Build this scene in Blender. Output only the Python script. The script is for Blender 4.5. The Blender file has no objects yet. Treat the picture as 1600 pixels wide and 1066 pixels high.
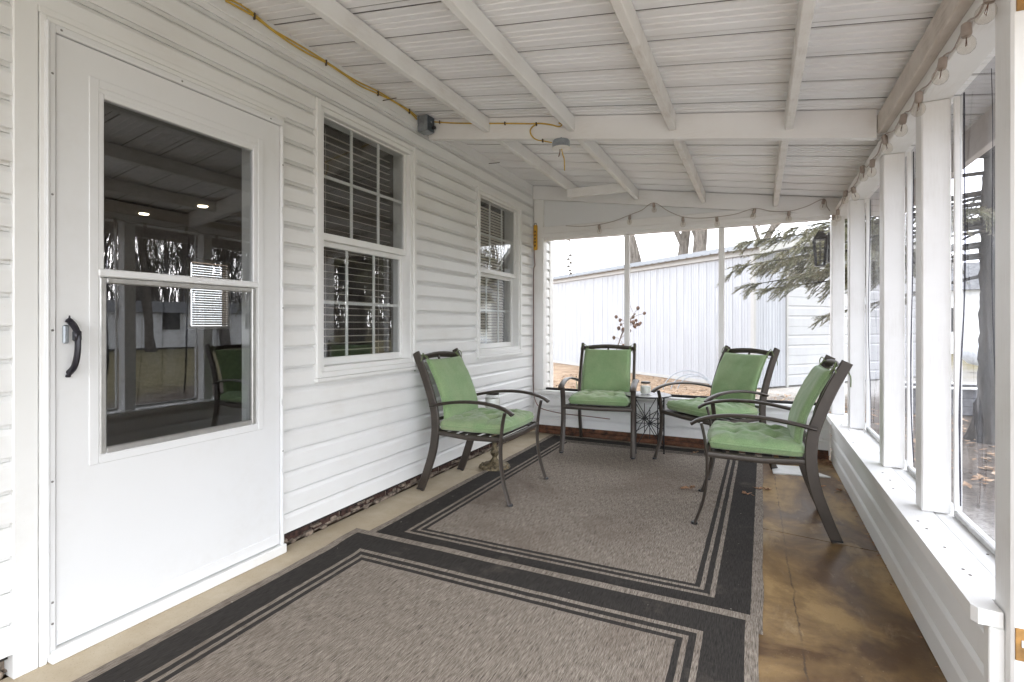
import bpy, bmesh, math, random
from mathutils import Vector, Matrix, noise
R = math.radians
scene = bpy.context.scene
col = scene.collection

# ------------------------------------------------------------------ camera
F, U0, V0, H = 803.0, 800.0, 507.0, 1.12
TH = math.atan(385 / F)
SN, CS = math.sin(TH), math.cos(TH)
cam = bpy.data.cameras.new('camera')
cam.sensor_width = 36; cam.lens = 36 * F / 1600
cam.shift_y = -26 / 1600
cam.clip_start = 0.05; cam.clip_end = 600
camo = bpy.data.objects.new('camera', cam)
camo.location = (0, 0, H); camo.rotation_euler = (R(90), 0, TH)
col.objects.link(camo); scene.camera = camo

# ------------------------------------------------------------------ sky, sun, exposure
SUN_AZ = Vector((0.90, 0.43, 0)).normalized()
SUN_EL = R(8)
w = bpy.data.worlds.new('World'); scene.world = w; w.use_nodes = True
nt = w.node_tree; nt.nodes.clear()
sky = nt.nodes.new('ShaderNodeTexSky'); sky.sky_type = 'NISHITA'; sky.sun_disc = False
sky.sun_elevation = SUN_EL; sky.sun_rotation = math.atan2(SUN_AZ.x, SUN_AZ.y)
sky.dust_density = 4.0; sky.air_density = 1.0; sky.ozone_density = 1.0
hs = nt.nodes.new('ShaderNodeHueSaturation'); hs.inputs['Saturation'].default_value = 0.12
mx = nt.nodes.new('ShaderNodeMix'); mx.data_type = 'RGBA'
mx.inputs['Factor'].default_value = 0.7
mx.inputs['B'].default_value = (9.3, 9.75, 10.5, 1)
bg = nt.nodes.new('ShaderNodeBackground'); bg.inputs['Strength'].default_value = 0.09
wo = nt.nodes.new('ShaderNodeOutputWorld')
nt.links.new(sky.outputs[0], hs.inputs['Color']); nt.links.new(hs.outputs[0], mx.inputs['A'])
nt.links.new(mx.outputs['Result'], bg.inputs['Color']); nt.links.new(bg.outputs[0], wo.inputs[0])
sl = bpy.data.lights.new('sun', 'SUN'); sl.energy = 0.5; sl.angle = R(60); sl.color = (1, 0.98, 0.955)
so = bpy.data.objects.new('sun', sl); col.objects.link(so)
sd = Vector((SUN_AZ.x * math.cos(SUN_EL), SUN_AZ.y * math.cos(SUN_EL), math.sin(SUN_EL)))
so.rotation_euler = sd.to_track_quat('Z', 'Y').to_euler(); so.location = (8, -8, 6)
scene.view_settings.view_transform = 'Standard'
scene.view_settings.look = 'None'
scene.view_settings.gamma = 1.0
scene.view_settings.exposure = 3.08
scene.render.engine = 'CYCLES'
scene.cycles.max_bounces = 9; scene.cycles.diffuse_bounces = 5; scene.cycles.glossy_bounces = 3
scene.cycles.transparent_max_bounces = 14
scene.cycles.caustics_reflective = False; scene.cycles.caustics_refractive = False
scene.cycles.sample_clamp_indirect = 6

# ------------------------------------------------------------------ pixel helpers
def ray(u, v):
    r = (u - U0) / F
    return Vector((r * CS - SN, r * SN + CS, -(v - V0) / F))
CAMP = Vector((0, 0, H))
def onx(u, v, X): d = ray(u, v); return CAMP + d * (X / d.x)
def ony(u, v, Y): d = ray(u, v); return CAMP + d * (Y / d.y)
def onz(u, v, Z): d = ray(u, v); return CAMP + d * ((Z - H) / d.z)

# ------------------------------------------------------------------ mesh helpers
class MB:
    def __init__(s): s.v = []; s.f = []; s.uv = None
    def add(s, vs, fs):
        o = len(s.v); s.v += [tuple(q) for q in vs]; s.f += [tuple(i + o for i in f) for f in fs]; return s
    def box(s, x0, x1, y0, y1, z0, z1, c=0.0):
        if x0 > x1: x0, x1 = x1, x0
        if y0 > y1: y0, y1 = y1, y0
        if z0 > z1: z0, z1 = z1, z0
        if c <= 0:
            s.add([(x0,y0,z0),(x1,y0,z0),(x1,y1,z0),(x0,y1,z0),(x0,y0,z1),(x1,y0,z1),(x1,y1,z1),(x0,y1,z1)],
                  [(0,3,2,1),(4,5,6,7),(0,1,5,4),(1,2,6,5),(2,3,7,6),(3,0,4,7)])
            return s
        c = min(c, (x1-x0)*.45, (y1-y0)*.45, (z1-z0)*.45)
        bm = bmesh.new()
        bmesh.ops.create_cube(bm, size=1)
        for q in bm.verts:
            q.co = ((x0+x1)/2 + q.co.x*(x1-x0), (y0+y1)/2 + q.co.y*(y1-y0), (z0+z1)/2 + q.co.z*(z1-z0))
        bmesh.ops.bevel(bm, geom=bm.edges[:], offset=c, segments=1, affect='EDGES')
        bm.verts.index_update()
        s.add([q.co[:] for q in bm.verts], [[q.index for q in f.verts] for f in bm.faces]); bm.free()
        return s
    def xbox(s, M, sx, sy, sz, c=0.0):
        t = MB().box(-sx/2, sx/2, -sy/2, sy/2, -sz/2, sz/2, c)
        return s.add([M @ Vector(q) for q in t.v], t.f)
    def bar(s, a, b, wd, ht, up=(0,0,1), c=0.0):
        a, b = Vector(a), Vector(b); d = (b-a); L = d.length; d.normalize()
        n = d.cross(Vector(up)).normalized(); u = n.cross(d)
        M = Matrix((n, d, u)).transposed().to_4x4(); M.translation = (a+b)/2
        return s.xbox(M, wd, L, ht, c)
    def tube(s, pts, rad, n=8, cap=True, flat=None, up=None):
        """sweep an ellipse: rad scalar/list; flat=(ra,rb) with 'up' as the rb axis"""
        pts = [Vector(p) for p in pts]; m = len(pts)
        if m < 2: return s
        base = len(s.v); prevn = None
        for i, p in enumerate(pts):
            d = (pts[min(i+1, m-1)] - pts[max(i-1, 0)])
            if d.length < 1e-9: d = Vector((0,0,1))
            d.normalize()
            if up is not None:
                nn = d.cross(Vector(up))
                if nn.length < 1e-5: nn = d.orthogonal()
                nn.normalize()
            elif prevn is None:
                nn = d.orthogonal().normalized()
            else:
                nn = prevn - d * prevn.dot(d)
                nn = nn.normalized() if nn.length > 1e-6 else d.orthogonal().normalized()
            prevn = nn; b = nn.cross(d)
            ra = rad[i] if isinstance(rad, (list, tuple)) else rad
            rb = ra
            if flat: ra, rb = (flat[i] if isinstance(flat[0], (list, tuple)) else flat)
            for k in range(n):
                a = 2*math.pi*k/n + (math.pi/n if n == 4 else 0)
                q = 1.0
                s.v.append(tuple(p + nn*(ra*math.cos(a)*q) + b*(rb*math.sin(a)*q)))
        for i in range(m-1):
            for k in range(n):
                s.f.append((base+i*n+k, base+i*n+(k+1) % n, base+(i+1)*n+(k+1) % n, base+(i+1)*n+k))
        if cap:
            s.f.append(tuple(base+k for k in reversed(range(n))))
            s.f.append(tuple(base+(m-1)*n+k for k in range(n)))
        return s
    def lathe(s, prof, o=(0,0,0), n=20):
        base = len(s.v); m = len(prof)
        for r, z in prof:
            for k in range(n):
                a = 2*math.pi*k/n; s.v.append((o[0]+r*math.cos(a), o[1]+r*math.sin(a), o[2]+z))
        for i in range(m-1):
            for k in range(n):
                s.f.append((base+i*n+k, base+i*n+(k+1) % n, base+(i+1)*n+(k+1) % n, base+(i+1)*n+k))
        s.f.append(tuple(base+k for k in reversed(range(n)))); s.f.append(tuple(base+(m-1)*n+k for k in range(n)))
        return s
    def prism(s, poly, axis, a, b):
        """extrude a closed 2-D polygon along axis 'x' (poly = y,z), 'y' (poly = x,z) or 'z' (poly = x,y)"""
        P = {'x': lambda p, t: (t, p[0], p[1]), 'y': lambda p, t: (p[0], t, p[1]), 'z': lambda p, t: (p[0], p[1], t)}[axis]
        n = len(poly)
        vs = [P(p, a) for p in poly] + [P(p, b) for p in poly]
        fs = [tuple(reversed(range(n))), tuple(range(n, 2*n))] + [(k, (k+1) % n, n+(k+1) % n, n+k) for k in range(n)]
        return s.add(vs, fs)
    def xf(s, M): s.v = [tuple(M @ Vector(q)) for q in s.v]; return s
    def mesh(s, name, m=None, smooth=False):
        me = bpy.data.meshes.new(name); me.from_pydata(s.v, [], s.f)
        bm = bmesh.new(); bm.from_mesh(me); bmesh.ops.recalc_face_normals(bm, faces=bm.faces[:]); bm.to_mesh(me); bm.free()
        if s.uv:
            ul = me.uv_layers.new(name='UVMap')
            for lp in me.loops: ul.data[lp.index].uv = s.uv[lp.vertex_index]
        if m: me.materials.append(m)
        if smooth:
            me.polygons.foreach_set('use_smooth', [True]*len(me.polygons))
            if smooth == 'angle':
                try: me.set_sharp_from_angle(angle=R(38))
                except Exception: pass
        me.update(); return me
    def build(s, name, m, parent=None, smooth=False, **tags):
        o = bpy.data.objects.new(name, s.mesh(name, m, smooth)); col.objects.link(o)
        if parent: o.parent = parent
        return tag(o, **tags)
def tag(o, label=None, cat=None, group=None, kind=None):
    if label: o['label'] = label
    if cat: o['category'] = cat
    if group: o['group'] = group
    if kind: o['kind'] = kind
    return o
def empty(name, label=None, cat=None, group=None, loc=(0,0,0), rz=0, kind=None, parent=None):
    o = bpy.data.objects.new(name, None); col.objects.link(o); o.empty_display_size = .1
    o.location = loc; o.rotation_euler = (0,0,rz)
    if parent: o.parent = parent
    return tag(o, label, cat, group, kind)
def obj(name, me, parent=None, loc=None, rot=None, scale=None):
    o = bpy.data.objects.new(name, me); col.objects.link(o)
    if parent: o.parent = parent
    if loc is not None: o.location = loc
    if rot is not None: o.rotation_euler = rot
    if scale is not None: o.scale = scale
    return o
def copy_tree(o, parent=None):
    c = o.copy(); col.objects.link(c); c.parent = parent
    for ch in [q for q in bpy.data.objects if q.parent == o]: copy_tree(ch, c)
    return c
def catmull(pts, n=6):
    P = [Vector(p) for p in pts]; out = []
    for i in range(len(P)-1):
        p0, p1, p2, p3 = P[max(i-1,0)], P[i], P[i+1], P[min(i+2, len(P)-1)]
        for k in range(n):
            t = k/n
            out.append(0.5*((2*p1)+(-p0+p2)*t+(2*p0-5*p1+4*p2-p3)*t*t+(-p0+3*p1-3*p2+p3)*t**3))
    out.append(P[-1]); return out

# ------------------------------------------------------------------ materials
class N:
    def __init__(s, name):
        s.m = bpy.data.materials.new(name); s.m.use_nodes = True; s.t = s.m.node_tree; s.t.nodes.clear()
        s.out = s.t.nodes.new('ShaderNodeOutputMaterial')
    def n(s, typ, **kw):
        d = s.t.nodes.new(typ)
        for k, v in kw.items():
            if k.startswith('i_'):
                key = k[2:]; key = int(key) if key.isdigit() else key.replace('_', ' ')
                if isinstance(v, bpy.types.NodeSocket): s.t.links.new(v, d.inputs[key])
                else: d.inputs[key].default_value = v
            else: setattr(d, k, v)
        return d
    def l(s, a, b): s.t.links.new(a, b)
    def obj(s): return s.n('ShaderNodeTexCoord').outputs['Object']
    def geo(s): return s.n('ShaderNodeNewGeometry').outputs['Position']
    def map(s, v, sc=(1,1,1), loc=(0,0,0), rot=(0,0,0)):
        d = s.n('ShaderNodeMapping'); s.l(v, d.inputs[0]); d.inputs['Scale'].default_value = sc
        d.inputs['Location'].default_value = loc; d.inputs['Rotation'].default_value = rot; return d.outputs[0]
    def noise(s, v, scale, det=4, rough=.55, dist=0):
        d = s.n('ShaderNodeTexNoise'); s.l(v, d.inputs['Vector'])
        d.inputs['Scale'].default_value = scale; d.inputs['Detail'].default_value = det
        d.inputs['Roughness'].default_value = rough; d.inputs['Distortion'].default_value = dist
        return d.outputs['Fac']
    def ramp(s, f, *st, interp='LINEAR'):
        d = s.n('ShaderNodeValToRGB'); s.l(f, d.inputs[0]); e = d.color_ramp.elements; d.color_ramp.interpolation = interp
        while len(e) < len(st): e.new(0.5)
        for q, (p, c) in zip(e, st):
            q.position = p; q.color = (c, c, c, 1) if isinstance(c, (int, float)) else (*c, 1)
        return d.outputs[0]
    def mix(s, f, a, b, mode='MIX'):
        d = s.n('ShaderNodeMix', data_type='RGBA', blend_type=mode)
        for k, v in (('Factor', f), ('A', a), ('B', b)):
            if isinstance(v, bpy.types.NodeSocket): s.l(v, d.inputs[k])
            elif k == 'Factor': d.inputs[k].default_value = v
            else: d.inputs[k].default_value = (*v, 1)
        return d.outputs['Result']
    def math(s, op, a, b=None, c=None):
        d = s.n('ShaderNodeMath', operation=op)
        for i, v in enumerate((a, b, c)):
            if v is None: continue
            if isinstance(v, bpy.types.NodeSocket): s.l(v, d.inputs[i])
            else: d.inputs[i].default_value = v
        return d.outputs[0]
    def rnd(s): return s.n('ShaderNodeObjectInfo').outputs['Random']
    def princ(s, colr, rough=.6, metal=0, bump=None, bstr=.2, bdist=.002, spec=.5, **kw):
        p = s.n('ShaderNodeBsdfPrincipled')
        if isinstance(colr, bpy.types.NodeSocket): s.l(colr, p.inputs['Base Color'])
        else: p.inputs['Base Color'].default_value = (*colr, 1)
        if isinstance(rough, bpy.types.NodeSocket): s.l(rough, p.inputs['Roughness'])
        else: p.inputs['Roughness'].default_value = rough
        p.inputs['Metallic'].default_value = metal; p.inputs['Specular IOR Level'].default_value = spec
        for k, v in kw.items(): p.inputs[k].default_value = v
        if bump is not None:
            b = s.n('ShaderNodeBump'); b.inputs['Strength'].default_value = bstr; b.inputs['Distance'].default_value = bdist
            s.l(bump, b.inputs['Height']); s.l(b.outputs[0], p.inputs['Normal'])
        s.l(p.outputs[0], s.out.inputs[0]); s.p = p; return s.m

def mat_paint(name, base, dirt, amount=.5, rough=.45, grain=None, gscale=1.0, bstr=.15):
    n = N(name); g = n.geo()
    big = n.noise(n.map(g, (1,1,1)), 2.2*gscale, 5, .6)
    fine = n.noise(n.map(g, grain or (1,1,1)), 22, 5, .65)
    f = n.math('MULTIPLY', n.ramp(big, (.45, 0.), (.75, 1.)), n.ramp(fine, (.35, .1), (.75, 1.)))
    c = n.mix(n.math('MULTIPLY', f, amount), base, dirt)
    c = n.mix(n.math('MULTIPLY', n.rnd(), .10), c, tuple(x*.80 for x in base))
    sp = n.ramp(n.noise(g, 90, 2), (.74, 0.), (.78, 1.))
    c = n.mix(n.math('MULTIPLY', sp, amount*.35), c, tuple(x*.55 for x in dirt))
    return n.princ(c, rough, bump=fine, bstr=bstr, bdist=.0015)
M = {}
M['vinyl'] = mat_paint('vinyl_siding', (.80,.80,.79), (.60,.56,.50), .55, .42, (1,.15,1))
M['trim'] = mat_paint('white_vinyl_trim', (.80,.80,.785), (.62,.59,.53), .45, .4)
M['door'] = mat_paint('storm_door_paint', (.77,.775,.78), (.62,.60,.56), .4, .33)
M['wood'] = mat_paint('white_painted_wood', (.80,.79,.77), (.52,.47,.40), .7, .55, (6,.5,6), 1.6, .3)
M['beam'] = mat_paint('white_painted_beam', (.80,.79,.775), (.58,.53,.46), .6, .55, (.5,6,6), 1.6, .3)
M['post'] = mat_paint('white_painted_post', (.80,.79,.775), (.55,.52,.47), .6, .5, (6,6,.4), 1.8, .3)
M['sill'] = mat_paint('white_painted_sill', (.81,.805,.79), (.58,.50,.42), .55, .5, (6,.6,6), 2.0, .2)
M['weathered'] = mat_paint('weathered_board', (.62,.56,.50), (.28,.22,.17), 1.0, .7, (8,.4,8), 3.0, .5)
M['purlin'] = mat_paint('painted_purlin', (.76,.735,.70), (.40,.33,.26), .95, .6, (8,.6,8), 3.0, .4)
M['panelwhite'] = mat_paint('white_board_panel', (.74,.75,.75), (.6,.58,.55), .3, .5)
def roofmat():
    n = N('roof_steel'); g = n.geo()
    streak = n.noise(n.map(g, (.35, 9, 1)), 2.0, 3, .5)
    big = n.noise(g, 1.3, 4)
    c = n.mix(n.ramp(streak, (.5, 0.), (.9, .4)), (.86,.858,.86), (.76,.74,.72))
    c = n.mix(n.ramp(big, (.5, 0.), (.8, .45)), c, (.76,.735,.70))
    return n.princ(c, .5, bump=n.noise(g, 12, 2), bstr=.02)
M['roof'] = roofmat()
def wetconcrete():
    n = N('porch_concrete'); g = n.geo()
    sx = n.n('ShaderNodeSeparateXYZ', i_0=g).outputs
    big = n.noise(n.map(g, (1.2,.7,1)), 1.7, 6, .62, .6)
    mid = n.noise(g, 6, 6, .65); fine = n.noise(g, 60, 4, .7)
    dry = n.mix(n.ramp(mid, (.35, 0.), (.7, 1.)), (.44,.36,.25), (.53,.455,.34))
    wet = n.mix(n.ramp(big, (.43, 0.), (.58, 1.)), (.095,.045,.012), (.36,.235,.10))
    wet = n.mix(n.ramp(mid, (.48, 0.), (.66, .75)), wet, (.165,.095,.034))
    wet = n.mix(n.ramp(n.noise(n.map(g, (2.2,.8,1)), 3.3, 6, .65, .5), (.56, 0.), (.70, .5)), wet, (.44,.335,.20))
    m = n.math('ADD', sx[0], n.math('MULTIPLY', n.math('SUBTRACT', big, .5), .5))
    fm = n.ramp(n.math('ADD', m, 1.0), (.55, 0.), (.85, 1.))
    c = n.mix(fm, dry, wet)
    c = n.mix(n.ramp(fine, (.64, 0.), (.74, .4)), c, (.10,.07,.045))
    c = n.mix(n.ramp(n.noise(g, 170, 3, .7), (.60, 0.), (.70, .45)), c, (.06,.04,.025))
    c = n.mix(n.ramp(n.noise(n.map(g, (1,1,1), (3,1,0)), 120, 3, .7), (.66, 0.), (.72, .6)), c, (.45,.38,.28))
    # hairline crack running down the wet strip
    wob = n.math('MULTIPLY', n.math('SUBTRACT', n.noise(g, 5, 6, .7), .5), .05)
    dx = n.math('ABSOLUTE', n.math('SUBTRACT', n.math('ADD', sx[0], wob), n.math('MULTIPLY_ADD', sx[1], -.012, .16)))
    c = n.mix(n.math('MULTIPLY', n.ramp(n.math('MULTIPLY', dx, 60), (.05, 1.), (.3, 0.)), n.ramp(mid, (.4, .1), (.6, .75))), c, (.05,.03,.02))
    rg = n.mix(fm, (.75,)*3, n.ramp(big, (.35, .32), (.6, .6)))
    return n.princ(c, n.n('ShaderNodeRGBToBW', i_0=rg).outputs[0], bump=n.mix(.5, mid, fine), bstr=.12, bdist=.003)
M['floor'] = wetconcrete()
def rugmat(W, L, name):
    n = N(name); uv = n.n('ShaderNodeTexCoord').outputs['UV']
    s = n.n('ShaderNodeSeparateXYZ', i_0=uv).outputs; g = n.geo()
    wv = n.math('MULTIPLY', n.math('SUBTRACT', n.noise(g, 9, 3), .5), .004)
    ex = n.math('MINIMUM', s[0], n.math('SUBTRACT', W, s[0]))
    ey = n.math('MINIMUM', s[1], n.math('SUBTRACT', L, s[1]))
    e = n.math('ADD', n.math('MINIMUM', ex, ey), wv)
    k = 1/.3
    stripe = n.ramp(n.math('MULTIPLY', e, k), (0, 1.), (.043*k, 0.), (.178*k, 1.), (.198*k, 0.), (.222*k, 1.), (.240*k, 0.), (.262*k, 1.), interp='CONSTANT')
    st = n.noise(n.map(g, (190, 9, 1)), 1.6, 4, .7)
    st2 = n.noise(n.map(g, (420, 30, 1)), 1.0, 2, .6)
    big = n.noise(n.map(g, (1,1,1)), 1.1, 5, .65, .5)
    streak = n.mix(.45, st, st2)
    light = n.ramp(streak, (.36, (.055,.045,.037)), (.45, (.18,.15,.122)), (.54, (.30,.258,.215)), (.66, (.45,.395,.335)))
    light = n.mix(n.ramp(big, (.52, 0.), (.68, .6)), light, (.135,.10,.078))
    ck = n.n('ShaderNodeTexChecker', i_Scale=260.); n.l(g, ck.inputs[0])
    dark = n.mix(n.ramp(streak, (.35, 0.), (.65, 1.)), (.017,.0155,.0145), (.062,.055,.049))
    dark = n.mix(n.ramp(n.noise(g, 4, 5, .7), (.58, 0.), (.74, .3)), dark, (.20,.165,.135))
    c = n.mix(stripe, dark, light)
    c = n.mix(n.math('MULTIPLY', ck.outputs['Fac'], .16), c, (.02,.018,.016))
    sp = n.ramp(n.noise(g, 55, 2, .5), (.765, 0.), (.785, 1.))
    c = n.mix(n.math('MULTIPLY', sp, .55), c, (.5,.45,.4))
    return n.princ(c, .95, bump=streak, bstr=.55, bdist=.003, spec=.15)
def simple(name, c, rough=.5, metal=0, var=.12, sc=20, bstr=.1, spec=.5):
    n = N(name); g = n.geo(); f = n.noise(g, sc, 4, .6)
    lo = tuple(x*(1-var*1.6) for x in c); hi = tuple(min(1, x*(1+var)) for x in c)
    return n.princ(n.mix(n.ramp(f, (.3, 0.), (.7, 1.)), lo, hi), rough, metal, bump=f, bstr=bstr, spec=spec)
M['chairmetal'] = simple('bronze_powder_coat', (.055,.044,.035), .42, .2, .12, 9)
M['sling'] = simple('dark_seat_strap', (.05,.04,.033), .7)
def cushion(name, worn):
    n = N(name); o = n.obj(); g = n.geo()
    wv = n.noise(n.map(o, (1,1,1)), 190, 2, .7); big = n.noise(g, 5, 5, .6, .4)
    c = n.mix(n.ramp(wv, (.3, 0.), (.7, 1.)), (.175,.275,.125), (.26,.37,.19))
    c = n.mix(n.math('MULTIPLY', n.ramp(big, (.42, 0.), (.68, 1.)), worn), c, (.36,.40,.24))
    c = n.mix(n.ramp(n.noise(g, 3.1, 4), (.62, 0.), (.74, .3)), c, (.085,.17,.075))
    return n.princ(c, .9, bump=wv, bstr=.35, bdist=.001, spec=.2, **{'Sheen Weight': .25})
M['cushion'] = cushion('green_cushion_cloth', .28)
M['cushion_worn'] = cushion('green_seat_cloth', .55)
M['tie'] = simple('olive_tie_cord', (.16,.20,.09), .9)
M['black'] = simple('black_metal', (.012,.012,.014), .4, .2)
M['handle'] = simple('black_handle', (.02,.018,.025), .3, .3)
M['alu'] = simple('grey_aluminium', (.48,.475,.46), .4, .7, .1, 15)
M['galv'] = simple('galvanised_steel', (.36,.39,.42), .42, .7, .2, 25)
M['boxdark'] = simple('blue_grey_steel', (.10,.125,.15), .4, .6, .2, 30)
M['yellow'] = simple('yellow_cable_jacket', (.58,.38,.05), .45)
M['yellowp'] = simple('yellow_plastic', (.60,.33,.03), .4)
M['redcord'] = simple('red_brown_cord', (.16,.045,.03), .5)
M['wirecord'] = simple('grey_tan_wire', (.36,.30,.26), .6)
M['screw'] = simple('dull_screw', (.25,.24,.23), .4, .8)
M['brass'] = simple('tarnished_brass', (.17,.135,.08), .6, .5, .5, 45, .4)
M['jarlid'] = simple('dark_jar_lid', (.06,.05,.045), .4, .5)
M['wax'] = simple('white_wax', (.80,.79,.74), .45, 0, .04)
M['tabletop'] = simple('grey_table_glass', (.42,.42,.42), .15, 0, .15, 12)
M['ivorytop'] = simple('ivory_table_top', (.74,.72,.68), .3, 0, .06)
M['rawwood'] = simple('bare_orange_wood', (.42,.22,.06), .6, 0, .35, 14)
M['rust'] = simple('rusty_sill_plate', (.13,.055,.028), .8, 0, .5, 16)
M['brick'] = simple('red_brown_brick', (.055,.027,.02), .9, 0, .6, 30, .6)
M['mortar'] = simple('pale_mortar', (.22,.175,.135), .95, 0, .5, 40, .6)
M['darkgap'] = simple('near_black_matte', (.02,.018,.016), .9)
M['room'] = simple('room_wall', (.16,.14,.12), .8)
M['roomfloor'] = simple('room_floor', (.12,.07,.04), .4)
M['slat'] = simple('blind_slat', (.74,.67,.58), .5, 0, .05)
M['leafbrown'] = simple('dry_leaf', (.36,.20,.11), .8, 0, .4, 30)
M['paper'] = simple('white_tile', (.72,.72,.70), .5, 0, .05)
M['rib_shade'] = simple('rib_shade_grey', (.13,.115,.105), .8, 0, .5, 9)  # dark tone painted as shade inside the roof rib slots
M['nail'] = simple('nail_head', (.10,.07,.05), .6, .4)
M['roofshingle'] = simple('grey_shingles', (.14,.14,.14), .9, 0, .4, 8)
M['tank'] = simple('white_tank_paint', (.72,.74,.77), .35)
M['planter'] = simple('grey_timber', (.15,.15,.16), .8, 0, .3, 9)
def shedmat(name, c):
    n = N(name); g = n.geo(); f = n.noise(n.map(g, (3,3,.5)), 2, 5, .6)
    return n.princ(n.mix(n.ramp(f, (.35, 0.), (.75, 1.)), c, tuple(x*.88 for x in c)), .45, bump=f, bstr=.04)
M['shed'] = shedmat('pale_blue_white_steel', (.40,.41,.435))
M['shedtrim'] = shedmat('cream_steel_trim', (.42,.413,.395))
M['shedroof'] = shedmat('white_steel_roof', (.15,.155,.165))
M['garage'] = shedmat('white_garage_door', (.43,.433,.44))
def ground():
    n = N('yard_ground'); g = n.geo(); s = n.n('ShaderNodeSeparateXYZ', i_0=g).outputs
    big = n.noise(g, .35, 5, .6, .4); mid = n.noise(g, 3.5, 6, .7); fine = n.noise(g, 40, 5, .75)
    litter = n.ramp(n.mix(.5, mid, fine), (.36, (.08,.05,.03)), (.46, (.23,.155,.10)), (.56, (.35,.255,.175)), (.68, (.46,.37,.28)))
    gravel = n.ramp(fine, (.3, (.22,.205,.185)), (.5, (.42,.40,.37)), (.7, (.58,.56,.53)))
    grass = n.ramp(n.mix(.4, mid, fine), (.35, (.07,.065,.03)), (.5, (.17,.145,.075)), (.65, (.30,.25,.15)))
    gx = n.ramp(n.math('MULTIPLY_ADD', n.math('ADD', s[0], n.math('MULTIPLY', big, 2.0)), .2, .1), (.15, 0.), (.42, 1.))
    c = n.mix(gx, litter, gravel)
    gr = n.ramp(n.math('MULTIPLY', n.math('ADD', s[0], n.math('MULTIPLY', big, 4.0)), .1), (.55, 0.), (.8, 1.))
    c = n.mix(gr, c, grass)
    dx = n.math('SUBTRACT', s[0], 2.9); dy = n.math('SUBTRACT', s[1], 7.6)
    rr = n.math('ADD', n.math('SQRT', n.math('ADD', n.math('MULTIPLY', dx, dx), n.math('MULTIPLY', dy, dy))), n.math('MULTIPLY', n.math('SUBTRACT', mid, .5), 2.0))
    duff_shade = n.ramp(n.mix(.5, mid, fine), (.36, (.025,.019,.014)), (.5, (.085,.062,.046)), (.62, (.16,.13,.105)))
    c = n.mix(n.ramp(n.math('MULTIPLY', rr, .2), (.58, .95), (.9, 0.)), c, duff_shade)  # needle duff around the spruce, with the tree's shade painted into its dark tone
    return n.princ(c, .95, bump=n.mix(.5, mid, fine), bstr=.8, bdist=.03, spec=.1)
M['ground'] = ground()
def bark(name, a, b, sc=9):
    n = N(name); g = n.geo(); f = n.noise(n.map(g, (1,1,.25)), sc, 6, .7)
    return n.princ(n.mix(n.ramp(f, (.35, 0.), (.65, 1.)), a, b), .95, bump=f, bstr=.9, bdist=.03, spec=.1)
M['bark'] = bark('grey_bark', (.06,.05,.042), (.20,.175,.15))
M['sprucebark'] = bark('spruce_bark', (.008,.0065,.005), (.055,.045,.036), 9)
def needles():
    n = N('spruce_needles'); g = n.geo(); f = n.noise(g, 5, 4)
    c = n.ramp(f, (.3, (.10,.10,.06)), (.5, (.19,.185,.115)), (.7, (.30,.27,.19)))
    return n.princ(c, .7, spec=.2)
M['needle'] = needles()
M['yucca'] = simple('yucca_leaf', (.16,.20,.10), .6, 0, .4, 6)
M['pod'] = simple('dry_seed_pod', (.18,.10,.065), .9, 0, .4, 40)
M['twig'] = simple('dry_twig', (.20,.14,.10), .9)
M['chime'] = simple('pale_chime_shell', (.62,.60,.56), .4)
def schlick(n, f0, normal=None):
    ge = n.n('ShaderNodeNewGeometry'); d = n.n('ShaderNodeVectorMath', operation='DOT_PRODUCT')
    n.l(ge.outputs['Incoming'], d.inputs[0]); n.l(normal or ge.outputs['Normal'], d.inputs[1])
    k = n.math('POWER', n.math('SUBTRACT', 1.0, n.math('ABSOLUTE', d.outputs['Value'])), 5.0)
    return n.math('MULTIPLY_ADD', k, 1-f0, f0)
def glassmat(name, tint=(.93,.95,.95), rough=.0, f0=.05):
    n = N(name); t = n.n('ShaderNodeBsdfTransparent', i_Color=(*tint, 1)); gl = n.n('ShaderNodeBsdfGlossy', i_Roughness=rough)
    m = n.n('ShaderNodeMixShader')
    n.l(schlick(n, f0), m.inputs[0]); n.l(t.outputs[0], m.inputs[1]); n.l(gl.outputs[0], m.inputs[2]); n.l(m.outputs[0], n.out.inputs[0]); return n.m
M['glass'] = glassmat('window_glass', (.94,.95,.95), 0, .10)
M['bulb'] = glassmat('bulb_glass', (.95,.93,.90), .02, .06)
M['jar'] = glassmat('jar_glass', (.95,.96,.95), .02, .05)
def plastic():
    n = N('clear_vinyl_film'); g = n.geo()
    t = n.n('ShaderNodeBsdfTransparent', i_Color=(.70,.70,.73,1)); gl = n.n('ShaderNodeBsdfGlossy', i_Roughness=.06)
    df = n.n('ShaderNodeBsdfTranslucent', i_Color=(.75,.77,.82,1))
    b = n.n('ShaderNodeBump', i_Strength=.25, i_Distance=.02); n.l(n.noise(n.map(g, (1,2.2,.6)), 4, 2, .4), b.inputs['Height'])
    n.l(b.outputs[0], gl.inputs['Normal'])
    m = n.n('ShaderNodeMixShader'); m2 = n.n('ShaderNodeMixShader')
    n.l(n.ramp(n.noise(n.map(g, (1,3,.7)), 3, 4), (.42, .015), (.8, .11)), m.inputs[0])
    n.l(t.outputs[0], m.inputs[1]); n.l(df.outputs[0], m.inputs[2])
    n.l(n.math('MULTIPLY', schlick(n, .03), .45), m2.inputs[0]); n.l(m.outputs[0], m2.inputs[1]); n.l(gl.outputs[0], m2.inputs[2]); n.l(m2.outputs[0], n.out.inputs[0]); return n.m
M['film'] = plastic()
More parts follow.
